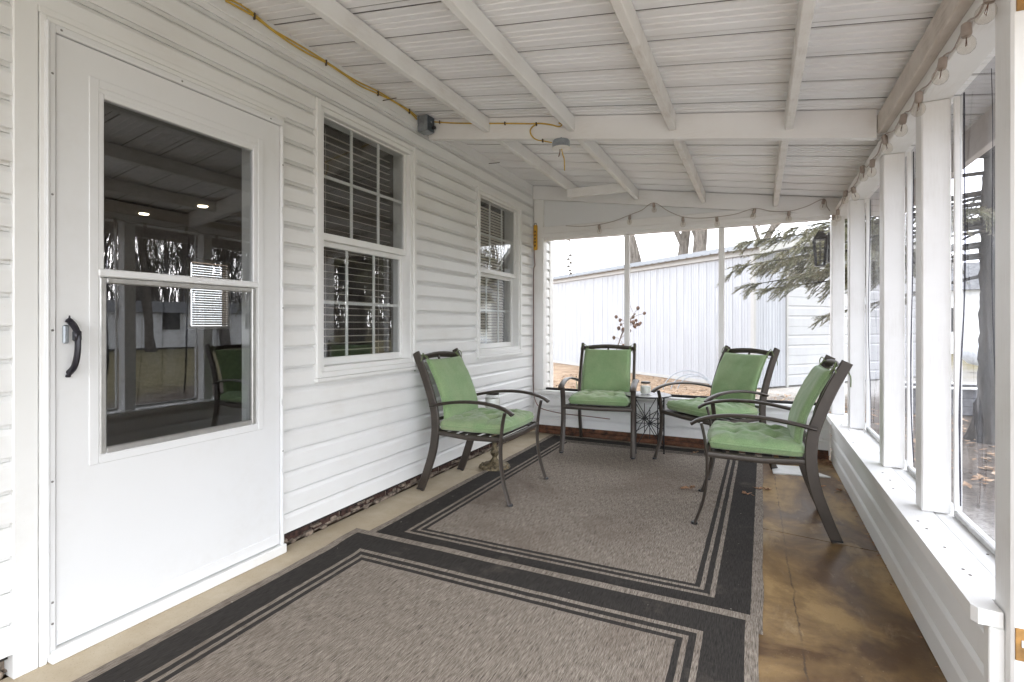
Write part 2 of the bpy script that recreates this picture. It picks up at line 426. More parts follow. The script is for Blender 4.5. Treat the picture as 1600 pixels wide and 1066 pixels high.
def filmfold():
    n = N('folded_vinyl_film'); t = n.n('ShaderNodeBsdfTransparent', i_Color=(.42,.42,.46,1)); gl = n.n('ShaderNodeBsdfDiffuse', i_Color=(.20,.20,.23,1))
    m = n.n('ShaderNodeMixShader', i_0=.25); n.l(t.outputs[0], m.inputs[1]); n.l(gl.outputs[0], m.inputs[2]); n.l(m.outputs[0], n.out.inputs[0]); return n.m
M['fold'] = filmfold()
def screen():
    n = N('insect_screen'); t = n.n('ShaderNodeBsdfTransparent'); d = n.n('ShaderNodeBsdfDiffuse', i_Color=(.5,.5,.51,1))
    m = n.n('ShaderNodeMixShader', i_0=.17); n.l(t.outputs[0], m.inputs[1]); n.l(d.outputs[0], m.inputs[2]); n.l(m.outputs[0], n.out.inputs[0]); return n.m
M['screen'] = screen()
def emit():
    n = N('lamp_glow'); e = n.n('ShaderNodeEmission', i_Color=(1,.85,.6,1), i_Strength=1.6); n.l(e.outputs[0], n.out.inputs[0]); return n.m
M['glow'] = emit()

rnd = random.Random(7)
# ================================================================== SETTING
GZ = -.15
g = MB(); ng = 60
S = 160
for j in range(ng+1):
    for i in range(ng+1):
        x = -S + 2*S*i/ng; y = -S + 2*S*j/ng
        g.v.append((x, y, GZ - .012 + (0 if (abs(x) < 12 and abs(y) < 26) else .25*noise.noise((x*.05, y*.05, 0)))))
for j in range(ng):
    for i in range(ng):
        a = j*(ng+1)+i; g.f.append((a, a+1, a+ng+2, a+ng+1))
g.build('yard', M['ground'], kind='structure')

# porch slab: two pours with an open joint between them
pf = empty('porch_floor', kind='structure')
X0, X1, YA, YB = -2.15, .66, -1.6, 5.02
jl = lambda x: 3.14 - .15*x
for (p0, p1, p2, p3) in (((X0,YA),(X1,YA),(X1,jl(X1)-.004),(X0,jl(X0)-.004)), ((X0,jl(X0)+.004),(X1,jl(X1)+.004),(X1,YB),(X0,YB))):
    m = MB().prism([p0,p1,p2,p3], 'z', -.19, 0)
    m.build('concrete_slab', M['floor'], pf)
MB().prism([(X0+.01,jl(X0)-.02),(X1-.01,jl(X1)-.02),(X1-.01,jl(X1)+.02),(X0+.01,jl(X0)+.02)], 'z', -.18, -.012).build('joint_filler', M['darkgap'], pf)

# ================================================================== HOUSE
WX = -2.140                       # sheathing face
house = empty('house', 'white vinyl sided house wall with storm door and two gridded windows', 'house', loc=(0,0,0))
DO = (.845, 1.805, 0., 2.14)      # door opening incl. its aluminium frame (y0,y1,z0,z1)
W1 = (2.008, 2.890, .834, 2.325)
W2 = (3.745, 4.622, .850, 2.280)
OPEN = [DO, W1, W2]
HY0, HY1 = -3.0, 5.47
def wall_cells(y0, y1, z0, z1, ops):
    ys = sorted({y0, y1, *[o[0] for o in ops], *[o[1] for o in ops]})
    zs = sorted({z0, z1, *[min(max(o[2], z0), z1) for o in ops], *[min(o[3], z1) for o in ops]})
    for a, b in zip(ys, ys[1:]):
        run = None
        for c, d in zip(zs, zs[1:]):
            blocked = any(o[0] <= a and b <= o[1] and o[2] <= c and d <= o[3] for o in ops)
            if not blocked:
                if run: run = (run[0], d)
                else: run = (c, d)
            elif run: yield a, b, *run; run = None
        if run: yield a, b, *run
sh = MB()
inner = [(o[0]+.03, o[1]-.03, max(o[2], -.1) + (.03 if o[2] > .1 else 0), o[3]-.03) for o in OPEN]
for a, b, c, d in wall_cells(HY0, HY1, .086, 2.95, inner): sh.box(WX-.145, WX-.012, a, b, c, d)
sh.build('wall', M['trim'], house)
# rest of the house body: room behind, outer walls, roof
rm = MB(); XB = -7.2
rm.box(XB-.1, XB, HY0, 4.55, -.15, 2.95).box(XB-.1, XB, 5.1, HY1, -.15, 2.95).box(XB-.1, XB, 4.55, 5.1, -.15, 1.1).box(XB-.1, XB, 4.55, 5.1, 2.0, 2.95)
rm.box(XB, WX-.147, HY0, HY0+.1, -.15, 2.95).box(XB, WX-.147, HY1-.1, HY1, -.15, 2.95)
rm.box(XB, WX-.15, HY0+.1, HY1-.1, 2.42, 2.5)
rm.build('room_shell', M['room'], house)
MB().box(XB, WX-.15, HY0+.1, HY1-.1, -.12, 0).build('room_floor', M['roomfloor'], house)
hr = MB().prism([(-7.6,2.96),(-1.9,2.96),(-1.9,3.02),(-4.75,4.3),(-7.6,3.02)], 'y', HY0-.3, HY1+.3)
hr.build('roof', M['roofshingle'], house)
bw = empty('back_window', parent=house)
MB().box(XB+.0, XB+.03, 4.5, 5.15, 1.05, 1.1).box(XB, XB+.03, 4.5, 5.15, 2.0, 2.05).box(XB, XB+.03, 4.5, 4.55, 1.1, 2.0).box(XB, XB+.03, 5.1, 5.15, 1.1, 2.0).build('frame', M['trim'], bw)
sm = MB().box(-.0155,.0155,-.27,.27,-.001,.001).mesh('slat', M['slat'])
for k in range(26): obj('slat', sm, bw, (XB+.04, 4.825, 1.12+k*.034), (0, R(76), 0))
for (x, y) in ((-6.5, 3.57), (-5.5, 3.62)):
    MB().lathe([(.05,0),(.045,-.008),(.0,-.01)], (x, y, 2.418), 16).build('ceiling_light', M['glow'], house)

# siding: dutch-lap courses, each run a board of its own
def lap_profile(z0, z1, c0, p):
    """points (offset, z) of the outer face from z0 to z1 for the course starting at c0 with pitch p"""
    def off(t):
        if t < .62: return .022 - .003*t/.62
        if .7755 < t < .8125: return -.003
        q = (t-.62)/.38
        return .019 - .0175*math.sin(min(1, q*1.25)*math.pi/2)
    ts = [0, .03, .3, .6, .66, .72, .775, .776, .812, .813, .87, .93, 1.0]
    zs = sorted({z0, z1, *[c0+t*p for t in ts if z0 < c0+t*p < z1]})
    return [(off((z-c0)/p), z) for z in zs]
def siding(parent, axis, base, sgn, a0, a1, z0, z1, pitch, ops, material, start=None):
    c0 = z0 if start is None else start
    k = 0
    while c0 + k*pitch < z1 - .004:
        b = c0 + k*pitch; t = min(b+pitch, z1); b0 = max(b, z0)
        for (p, q, lo, hi) in wall_cells(a0, a1, b0, t, [(o[0], o[1], o[2], o[3]) for o in ops if o[3] > b0 and o[2] < t]):
            pr = lap_profile(lo, hi, b, pitch)
            poly = [(base + sgn*o, z) for o, z in pr] + [(base - sgn*.0115, hi), (base - sgn*.0115, lo)]
            if abs(lo-b) < 1e-6:      # hanging lip of the lap, with a crevice behind it
                poly = [(base + sgn*.0222, lo-.007), (base + sgn*.0225, lo-.003)] + poly + [(base + sgn*.018, lo), (base + sgn*.018, lo-.007)]
            m = MB()
            if axis == 'y': m.prism(poly, 'y', p+.0006, q-.0006)
            else: m.prism(poly, 'x', p+.0006, q-.0006)
            m.build('siding_board', material, parent)
        k += 1
siding(house, 'y', WX, 1, -1.6, 5.40, .088, 2.492, .1035, OPEN + [(4.935, 5.03, -1, 3)], M['vinyl'])
# corner trim and frieze
MB().box(WX-.025, WX+.028, 5.40, 5.50, -.1, 2.75, .004).build('corner_trim', M['trim'], house)
MB().box(WX-.012, WX+.022, -1.6, 4.93, 2.492, 2.60, .003).build('frieze_board', M['trim'], house)
MB().box(WX+.022, WX+.030, -1.6, 4.93, 2.488, 2.498, .002).build('frieze_bead', M['trim'], house)
# J-channel casing of the door
def ring(m, x0, x1, y0, y1, z0, z1, wdt, c=.002, bottom=True):
    m.box(x0, x1, y0, y0+wdt, z0, z1, c); m.box(x0, x1, y1-wdt, y1, z0, z1, c)
    m.box(x0, x1-.0008, y0+wdt, y1-wdt, z1-wdt, z1, c)
    if bottom: m.box(x0, x1-.0008, y0+wdt, y1-wdt, z0, z0+wdt, c)
    return m

# foundation bricks under the siding
MB().box(WX-.05, WX-.012, -1.6, .78, .056, .0955).box(WX-.05, WX-.012, 1.81, 4.93, .056, .0955).build('dark_strip', M['darkgap'], house)  # near-black band between the bricks and the first siding course
bb = MB().box(-.045,.0,-.096,.096,0,.044,.004).mesh('brick', M['brick'])
y = 1.83; k = 0
while y < 4.86:
    obj('brick', bb, house, (WX-.022-rnd.uniform(0,.012), y+.096, .012), (0,0,rnd.uniform(-.01,.01)), (1,1,rnd.uniform(.9,1.05)))
    y += .204
y = -1.5
while y < .62: obj('brick', bb, house, (WX-.008, y+.096, .012)); y += .204
mo = MB()
for yy, yb in ((1.81, 4.9), (-1.5, .8)):
    mo.box(WX-.06, WX-.034, yy, yb, .0, .085)
    q = yy
    while q < yb:
        L = rnd.uniform(.02,.08); h = rnd.uniform(.008,.03); z = rnd.choice([0.0, 0.002, .004, .012, rnd.uniform(.02,.04)])
        mo.box(WX-.05, WX+rnd.uniform(-.024,.002), q, q+L, z, z+h, .005); q += L*.6 + rnd.uniform(.0,.035)
mo.build('mortar_bed', M['mortar'], house, kind='stuff')

# ---- storm door
door = empty('storm_door', parent=house)
XF = -2.118
fr = MB()
fr.box(WX, XF+.004, DO[0], DO[0]+.02, .0, 2.14, .002).box(WX, XF+.004, DO[1]-.012, DO[1], .0, 2.14, .002).box(WX, XF+.003, DO[0]+.02, DO[1]-.012, 2.122, 2.14, .002)
fr.build('door_casing', M['trim'], door)
af = MB()
af.box(WX, XF+.014, .866, .885, .008, 2.118, .003).box(WX, XF+.013, .885, 1.789, 2.092, 2.118, .003).box(WX, XF+.0145, 1.777, 1.792, .04, 2.09, .003)
af.box(WX, XF+.02, .858, .866, .03, 2.12, .002)
af.build('door_frame', M['door'], door)
MB().box(WX-.0125, WX-.0005, DO[0]+.001, DO[0]+.029, .086, 2.139).box(WX-.0125, WX-.0005, DO[1]-.029, DO[1]-.001, .086, 2.139).box(WX-.0125, WX-.0007, DO[0]+.029, DO[1]-.029, 2.111, 2.139).build('door_backing', M['trim'], door)
wide = MB().box(WX-.14, XF+.004, DO[0]-.065, DO[0]-.002, .0, 2.165, .003).box(WX-.02, XF+.0035, DO[0]-.002, DO[1]+.012, 2.141, 2.165, .003)
wide.build('door_trim', M['trim'], door)
MB().box(WX-.1, XF+.03, .868, 1.80, .0, .043, .004).build('threshold', M['trim'], door)
# leaf: slab with a glazed opening
dy0, dy1, dz0, dz1 = .888, 1.774, .048, 2.088
gy0, gy1, gz0, gz1 = 1.008, 1.648, .655, 1.945
lf = MB()
for a, b, c, d in wall_cells(dy0, dy1, dz0, dz1, [(gy0, gy1, gz0, gz1)]): lf.box(XF-.03, XF+.006, a, b, c, d)
lf.build('door_leaf', M['door'], door)
mo = MB(); ring(mo, XF+.006, XF+.011, gy0-.028, gy1+.034, gz0-.03, gz1+.045, .03, .003); mo.build('glazing_moulding', M['door'], door)
mo = MB(); ring(mo, XF-.02, XF+.009, gy0-.001, gy1+.001, gz0-.002, gz1+.001, .02, .003); mo.build('glazing_bead', M['door'], door)
MB().box(XF-.02, XF+.015, gy0+.0, gy1+.004, 1.290, 1.318, .004).build('meeting_rail', M['door'], door)
mo = MB(); ring(mo, XF-.012, XF+.0125, gy0+.004, gy1-.006, gz0+.002, 1.289, .022, .004); mo.build('lower_sash', M['alu'], door)
MB().box(XF-.006, XF-.002, gy0+.018, gy1-.018, 1.318, gz1-.018).build('upper_pane', M['glass'], door)
MB().box(XF-.002, XF+.002, gy0+.024, gy1-.026, gz0+.022, 1.27).build('lower_pane', M['glass'], door)
MB().box(XF+.0061, XF+.010, dy0+.002, dy1-.002, .05, .10, .002).build('door_sweep', M['door'], door)
hg = [(.06,.39),(.42,.72),(.75,1.30),(1.33,1.66),(1.69,2.085)]
for a, b in hg: MB().box(XF+.012, XF+.019, 1.779, 1.789, a, b, .002).build('hinge', M['door'], door)
# pull handle
hd = MB(); hx = XF+.006; hy = .912
hd.box(hx, hx+.012, hy-.008, hy+.008, 1.055, 1.118, .004)
hd.build('handle_plate', M['galv'], door)
hd = MB(); hd.tube(catmull([(hx+.006,hy+.012,1.13),(hx+.022,hy+.016,1.115),(hx+.034,hy+.020,1.09),(hx+.038,hy+.02,1.05),(hx+.036,hy+.018,1.01),(hx+.026,hy+.014,.975),(hx+.006,hy+.009,.955)],5), .01, 8, flat=(.011,.009), up=(0,1,0))
hd.box(hx+.022, hx+.046, hy+.009, hy+.03, 1.062, 1.10, .005)
hd.lathe([(.004,0),(.013,.004),(.010,.012),(.003,.018),(.002,.026)], (hx+.012, hy+.008, 1.124), 10)
hd.lathe([(.006,-.004),(.008,0),(.006,.006)], (hx+.008, hy+.006, .945), 10)
hd.build('handle', M['handle'], door, smooth='angle')
sc = MB().add([(0,.004*math.cos(a*math.pi/4),.004*math.sin(a*math.pi/4)) for a in range(8)] + [(.0025,0,0)], [(i,(i+1)%8,8) for i in range(8)]).mesh('screw', M['screw'])
for (yy, zz) in ((.875,.13),(.875,.20),(.875,.60),(.875,1.10),(.875,1.55),(.875,1.95),(.90,2.105),(1.30,2.105),(1.72,2.105),(1.784,.50),(1.784,1.2),(1.784,1.9)):
    obj('screw', sc, door, (XF+.0145 if zz < 2.1 and yy < 1.7 else XF+.0135 if zz > 2.1 else XF+.0195, yy, zz))
# jamb of the inner doorway
MB().box(WX-.145, WX-.03, 1.70, 1.772, .043, 2.1).box(WX-.145, WX-.03, .878, .93, .043, 2.1).build('inner_jamb', M['trim'], door)

# ---- windows
def window(o, style):
    y0, y1, z0, z1 = o
    win = empty('window', parent=house)
    h = z1-z0; zm = z0 + h*.503
    m = MB(); ring(m, WX-.05, XF+.012, y0, y1, z0, z1, .030, .003); m.build('casing', M['trim'], win)
    m = MB(); ring(m, WX-.10, XF+.002, y0+.030, y1-.030, z0+.030, z1-.030, .028, .003); m.build('frame', M['trim'], win)
    MB().box(WX-.05, XF+.022, y0-.008, y1+.008, z0-.022, z0-.001, .003).build('sill', M['trim'], win)
    ya, yb = y0+.058, y1-.058
    def sash(za, zb, x, nm, rail):
        s = MB(); st = .026
        s.box(x-.03, x, ya, ya+st, za, zb, .003).box(x-.03, x, yb-st, yb, za, zb, .003)
        s.box(x-.03, x-.001, ya+st, yb-st, zb-rail[1], zb, .003).box(x-.03, x-.001, ya+st, yb-st, za, za+rail[0], .003)
        s.build(nm, M['trim'], win)
        a, b, c, d = ya+st, yb-st, za+rail[0], zb-rail[1]
        MB().box(x-.017, x-.013, a-.005, b+.005, c-.005, d+.005).build('pane', M['glass'], win)
        for k in (1, 2): MB().box(x-.028, x-.0185, a+(b-a)*k/3-.010, a+(b-a)*k/3+.010, c, d, .002).build('muntin', M['trim'], win)
        MB().box(x-.0285, x-.0190, a, b, (c+d)/2-.009, (c+d)/2+.009, .002).build('muntin', M['trim'], win)
    sash(zm, z1-.058, WX-.008, 'upper_sash', (.04,.008))
    sash(z0+.058, zm+.006, WX-.044, 'lower_sash', (.042,.034))
    # blinds
    ang, sp = style
    me = MB().box(-.012,.012,-(yb-ya)/2+.03,(yb-ya)/2-.03,-.0009,.0009).mesh('blind_slat', M['slat'])
    z = z0+.09
    while z < z1-.08:
        obj('blind_slat', me, win, (WX-.135, (ya+yb)/2, z), (0, R(ang+rnd.uniform(-2,2)), 0)); z += sp
    for k in (.2, .8): MB().tube([(WX-.123, ya+(yb-ya)*k, z0+.07), (WX-.123, ya+(yb-ya)*k, z1-.07)], .0012, 4).build('blind_cord', M['slat'], win)
    return win
window(W1, (12, .042)); window(W2, (58, .026))

# ================================================================== PORCH ROOF
def roofz(x): return 2.563 - .1535*(x+2.1)
roof = empty('porch_roof', 'white ribbed metal porch roof on painted beams and purlins', 'roof')
SA = math.atan(.1535)
def rib_profile(y0, w_):
    """ribbed sheet section along y (underside), list of (y, dz)"""
    pts = []
    P = w_/4
    for k in range(4):
        b = y0 + k*P
        pts += [(b, 0), (b+.001, .05), (b+.011, .05), (b+.012, .004), (b+.042, .004), (b+.043, .05), (b+.053, .05), (b+.054, 0)]
        for q in (.088,.130,.172):
            pts += [(b+q, 0), (b+q+.002, .006), (b+q+.014, .006), (b+q+.016, 0)]
    pts.append((y0+w_, 0)); return pts
PW = .916
k = 0; y = -1.75
XE = .98
while y < 5.1:
    m = MB(); pr = rib_profile(y, PW + .02)
    n = len(pr)
    for x in (WX+.0, XE):
        for (yy, dz) in pr: m.v.append((x, yy, roofz(x) + dz + (.0012 if k % 2 else 0)))
    for i in range(n-1): m.f.append((i, i+1, n+i+1, n+i))
    o = m.build('roof_panel', M['roof'], roof)
    md = o.modifiers.new('thickness', 'SOLIDIFY'); md.thickness = .0009; md.offset = 1
    st_ = MB()                                     # dark strips added in the rib slots to paint their shade lines
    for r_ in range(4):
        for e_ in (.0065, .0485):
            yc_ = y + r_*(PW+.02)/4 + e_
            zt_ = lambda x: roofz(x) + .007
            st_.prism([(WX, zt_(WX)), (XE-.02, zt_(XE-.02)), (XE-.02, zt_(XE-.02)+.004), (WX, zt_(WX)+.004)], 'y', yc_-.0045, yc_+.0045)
    st_.build('rib_shade_strip', M['rib_shade'], o)
    y += PW; k += 1
# dark closure strip where sheets meet the wall
MB().box(WX+.0005, WX+.02, -1.7, 5.1, roofz(WX)+.024, roofz(WX)+.10).build('flashing', M['darkgap'], roof)
BY0, BY1 = 3.0, 3.042
def slope_bar(m, xa, xb, y0, y1, top, dep):
    m.prism([(xa, roofz(xa)-top-dep), (xb, roofz(xb)-top-dep), (xb, roofz(xb)-top), (xa, roofz(xa)-top)], 'y', y0, y1); return m
slope_bar(MB(), -2.085, .515, BY0, BY1, .003, .138).build('cross_beam', M['beam'], roof)
slope_bar(MB(), -2.085, .515, -.62, -.578, .003, .138).build('cross_beam', M['beam'], roof)
PX = (-1.62, -1.03, -.435, .142)
nailm = MB().box(-.006,.006,-.004,0,-.012,.012,.002).mesh('bolt_head', M['nail'])
for i, x in enumerate(PX):
    for (ya, yb, dx) in ((-.578, BY0-.001, 0), (BY1+.001, 4.905, -.01), (-1.6, -.621, .01)):
        zt = roofz(x+dx) - .006
        MB().box(x+dx-.019, x+dx+.019, ya, yb, zt-.092, zt-.0, .004).build('purlin', M['purlin'] if i > 1 else M['wood'], roof)
    if i < 2: obj('bolt_head', nailm, roof, (x+.005, BY0-.003, roofz(x)-.06))
# weathered eave purlin and outer fascia
MB().box(.520, .560, -1.6, BY0+.02, 2.045, 2.138, .004).build('eave_purlin', M['weathered'], roof)
MB().box(.93, .97, -1.7, 5.2, 1.93, 2.085, .004).build('fascia_board', M['weathered'], roof)
MB().box(-1.60+.01, -1.045, 4.48, 4.52, roofz(-1.3)-.155, roofz(-1.3)-.075, .004).build('blocking', M['wood'], roof)
for (u, v, yy) in ((626,166,2.55),(777,258,3.95)):
    MB().tube([(WX+.02, yy, 2.52), (WX+.13, yy-.005, 2.513)], .003, 5).build('nail', M['nail'], roof)

# ================================================================== SIDE WALL (right)
side = empty('porch_side_wall', 'low white sided wall with posts, wide sill and clear plastic bays', 'wall')
SZ = .394; KX = .535
siding(side, 'y', KX+.019, -1, 1.735, 4.925, .012, .352, .113, [], M['vinyl'])
MB().box(KX+.031, .63, 1.772, 4.99, .0, .352).build('wall_core', M['trim'], side)
MB().box(KX-.007, .5595, 1.70, 1.734, 0.004, .352, .003).build('corner_trim', M['trim'], side)
# sill: wide board with a clipped near corner and an outer board
sl_ = MB().prism([(.497,1.72),(.507,1.702),(.556,1.700),(.556,1.772),(.609,1.775),(.609,4.93),(.497,4.93)], 'z', .354, SZ)
sl_.build('sill_board', M['sill'], side)
MB().box(.613, .72, 1.775, 4.99, .356, SZ-.004, .004).build('sill_board', M['sill'], side)
for (yp, wd) in ((2.49,.092), (3.175,.088), (4.25,.088)):
    x0 = .572
    MB().box(x0, x0+.092, yp, yp+.088, SZ+.0005, 1.984, .005).build('post', M['post'], side)
MB().box(.535, .625, 4.87, 4.985, SZ+.0005, 1.984, .005).build('post', M['post'], side)
MB().box(.560, .662, 1.667, 1.769, .0, 2.05, .006).build('post', M['post'], side)
MB().box(.660, .700, 1.640, 1.70, .0, 2.05, .004).build('door_jamb', M['post'], side)
MB().box(.558, .670, -1.6, 4.985, 1.985, 2.062, .005).build('header', M['wood'], side)
MB().box(.600, .660, -1.6, 4.985, 2.0625, 2.13, .003).build('header', M['weathered'], side)
MB().box(.560, .660, -1.5, -1.4, .0, 1.984, .006).build('post', M['post'], side)
nh = MB().lathe([(.0045,0),(.0035,.0012)], n=7).mesh('nail_head', M['nail'])
for i in range(26):
    yy = rnd.uniform(1.8, 4.8); xx = rnd.choice([rnd.uniform(.52,.565), rnd.uniform(.625,.69)])
    obj('nail_head', nh, side, (xx, yy, SZ+.0003 if xx < .6 else SZ-.0037))
# bare wood patches on the near post (chipped hinge places)
MB().box(.5665,.64,1.6625,1.6675,.300,.378,.001).build('bare_wood_patch', M['rawwood'], side)
MB().box(.5685,.64,1.6625,1.6675,1.885,1.985,.001).build('bare_wood_patch', M['rawwood'], side)
MB().box(.5765,.63,1.6590,1.6624,.335,.352,.001).build('latch_plate', M['trim'], side)
# clear plastic bays, wavy
bays = [(1.772, 2.487), (2.58, 3.172), (3.265, 4.247), (4.34, 4.868)]
for bi, (a, b) in enumerate(bays):
    m = MB(); nx, nz = 30, 40
    for j in range(nz+1):
        for i in range(nx+1):
            yy = a-.045+(b-a+.09)*i/nx; zz = SZ+.002 + (1.983-SZ-.002)*j/nz
            e = min(i, nx-i, 4)/4*min(j, nz-j, 4)/4
            d = .008*noise.noise((yy*3+bi*7, zz*.9, 3)) + .003*noise.noise((yy*7, zz*2, 9+bi))
            m.v.append((.685 + d*e, yy, zz))
    for j in range(nz):
        for i in range(nx): q = j*(nx+1)+i; m.f.append((q, q+1, q+nx+2, q+nx+1))
    sh_ = m.build('plastic_sheet', M['film'], side, smooth=True)
    # hanging fold along the far edge
    yy = b-.10
    pts = [(.672+.01*math.sin(t*5+bi), yy+.03*math.sin(t*3.1+bi*1.3)+.02*noise.noise((t*3, bi, 0)), 1.96-1.5*t) for t in [k/20 for k in range(21)]]
    fl = [(.005+.016*abs(noise.noise((k*.35, bi*3, 1))), .002) for k in range(21)]
    MB().tube(pts, .01, 6, flat=fl, up=(1,0,0)).build('plastic_fold', M['fold'], sh_, smooth=True)
    for f_ in range(2):
        y2 = a + (b-a)*(.12+.4*f_+.1*noise.noise((bi, f_, 4)))
        pts = [(.678+.004*math.sin(t*7+f_), y2+.035*math.sin(t*2.2+bi+f_*2)+.03*noise.noise((t*2, bi+f_*3, 2)), 1.95-1.5*t) for t in [k/20 for k in range(21)]]
        MB().tube(pts, .01, 5, flat=[(.0015+.004*abs(noise.noise((k*.4, bi*3+f_, 6))), .001) for k in range(21)], up=(1,0,0)).build('plastic_fold', M['fold'], sh_, smooth=True)
    MB().box(.668, .680, a, b, SZ-.002, SZ+.018, .002).build('batten', M['alu'], side)
    MB().box(.668, .692, b-.012, b, SZ+.02, 1.98, .002).build('batten', M['post'], side)

# ================================================================== END WALL
EY = 4.935
end = empty('porch_end_wall', 'low white sided end wall with screened openings above it', 'wall')
siding(end, 'x', EY+.017, -1, -2.07, .52, .088, .395, .103, [], M['vinyl'])
MB().box(-2.10, .53, EY+.029, 5.03, .0, .40).build('wall_core', M['trim'], end)
MB().box(-2.08, .52, EY-.03, EY+.011, .002, .045, .003).build('base_board', M['rust'], end)
MB().box(-2.08, .52, EY-.006, EY+.0115, .046, .086, .003).build('base_board', M['rust'], end)
MB().box(-2.112, .525, EY-.022, 5.05, .402, .44, .004).build('sill_board', M['sill'], end)
MB().box(-2.0, .53, 4.985, 5.02, .4405, .462, .002).build('screen_track', M['darkgap'], end)
MB().box(-2.112, -2.005, EY-.004, 5.03, .4405, 2.42, .005).build('post', M['post'], end)
MB().box(.480, .533, EY+.006, 5.03, .04, .36, .003).build('trim_board', M['post'], end)
# sloped top plate
hp = MB().prism([(-2.11, roofz(-2.11)-.142), (.60, roofz(.60)-.142), (.60, roofz(.60)-.004), (-2.11, roofz(-2.11)-.004)], 'y', 4.908, 4.95)
hp.build('top_plate', M['beam'], end)
MB().prism([(-2.004, 2.125), (.5, 2.125), (-2.004, roofz(-2.004)-.05)], 'y', 4.958, 4.97).build('gable_panel', M['panelwhite'], end)
MB().box(-2.004, .60, 4.925, 4.953, 2.035, 2.124, .004).build('horizontal_board', M['beam'], end)
MB().box(-2.03, .535, 4.912, 4.924, 2.012, 2.052, .003).build('stop_moulding', M['beam'], end)
MB().box(-2.004, .534, 4.95, 5.03, 1.990, 2.034, .003).build('header', M['beam'], end)
for xm in (-1.152, -.300): MB().box(xm-.024, xm+.024, 4.975, 5.018, .4405, 1.989, .003).build('mullion', M['post'], end)
for a, b in ((-2.004, -1.177), (-1.127, -.325), (-.275, .534)):
    MB().add([(a,5.0,.463),(b,5.0,.463),(b,5.0,1.989),(a,5.0,1.989)], [(0,1,2,3)]).build('screen_panel', M['screen'], end)

# ================================================================== RUGS
def rug(name, label, corners, W, L, zf, mat_):
    """corners: near-left, near-right, far-right, far-left (x,y)"""
    m = MB(); m.uv = []; nx, ny = 48, int(48*L/W)
    c = [Vector((*q, 0)) for q in corners]
    for lev in (1, 0):
        for j in range(ny+1):
            for i in range(nx+1):
                s, t = i/nx, j/ny
                p = c[0]*(1-s)*(1-t)+c[1]*s*(1-t)+c[2]*s*t+c[3]*(1-s)*t
                wob = .004*noise.noise((p.x*2.5, p.y*2.5, 1)) + .006*noise.noise((p.x*.9, p.y*.9, 4))
                ed = .006*noise.noise((p.y*4, 0, 7)) if i in (0, nx) else 0
                ef = .006*noise.noise((p.x*4, 3, 7)) if j in (0, ny) else 0
                zz = zf(p.x, p.y)
                m.v.append((p.x+ed, p.y+ef, zz + lev*(.0065) + lev*(.0022+wob*.35)*1.0 if lev else zz))
                m.uv.append((s*W, t*L))
    K = (nx+1)*(ny+1)
    for j in range(ny):
        for i in range(nx):
            a = j*(nx+1)+i
            m.f.append((a, a+1, a+nx+2, a+nx+1)); m.f.append((K+a, K+a+nx+1, K+a+nx+2, K+a+1))
    for i in range(nx):
        m.f.append((i, K+i, K+i+1, i+1)); b = ny*(nx+1)+i; m.f.append((b, b+1, K+b+1, K+b))
    for j in range(ny):
        a = j*(nx+1); m.f.append((a, a+nx+1, K+a+nx+1, K+a)); b = a+nx; m.f.append((b, K+b, K+b+nx+1, b+nx+1))
    return m.build(name, mat_, smooth='angle', label=label, cat='rug')
rug('outdoor_rug', 'far brown flatweave rug with dark banded border under the green chairs', [(-1.885,2.05),(.015,2.06),(.035,4.86),(-1.885,4.86)], 1.91, 2.81,
    lambda x, y: .0015, rugmat(1.91, 2.81, 'far_rug_weave'))
sm_ = lambda t: max(0, min(1, t))**2*(3-2*max(0, min(1, t)))
rug('outdoor_rug', 'near brown flatweave rug with dark border, overlapping the other rug', [(-1.885,-.75),(.02,-.72),(.0,2.142),(-1.955,2.14)], 1.93, 2.87,
    lambda x, y: .0015 + .0105*sm_((y-1.88)/.16), rugmat(1.93, 2.87, 'near_rug_weave'))

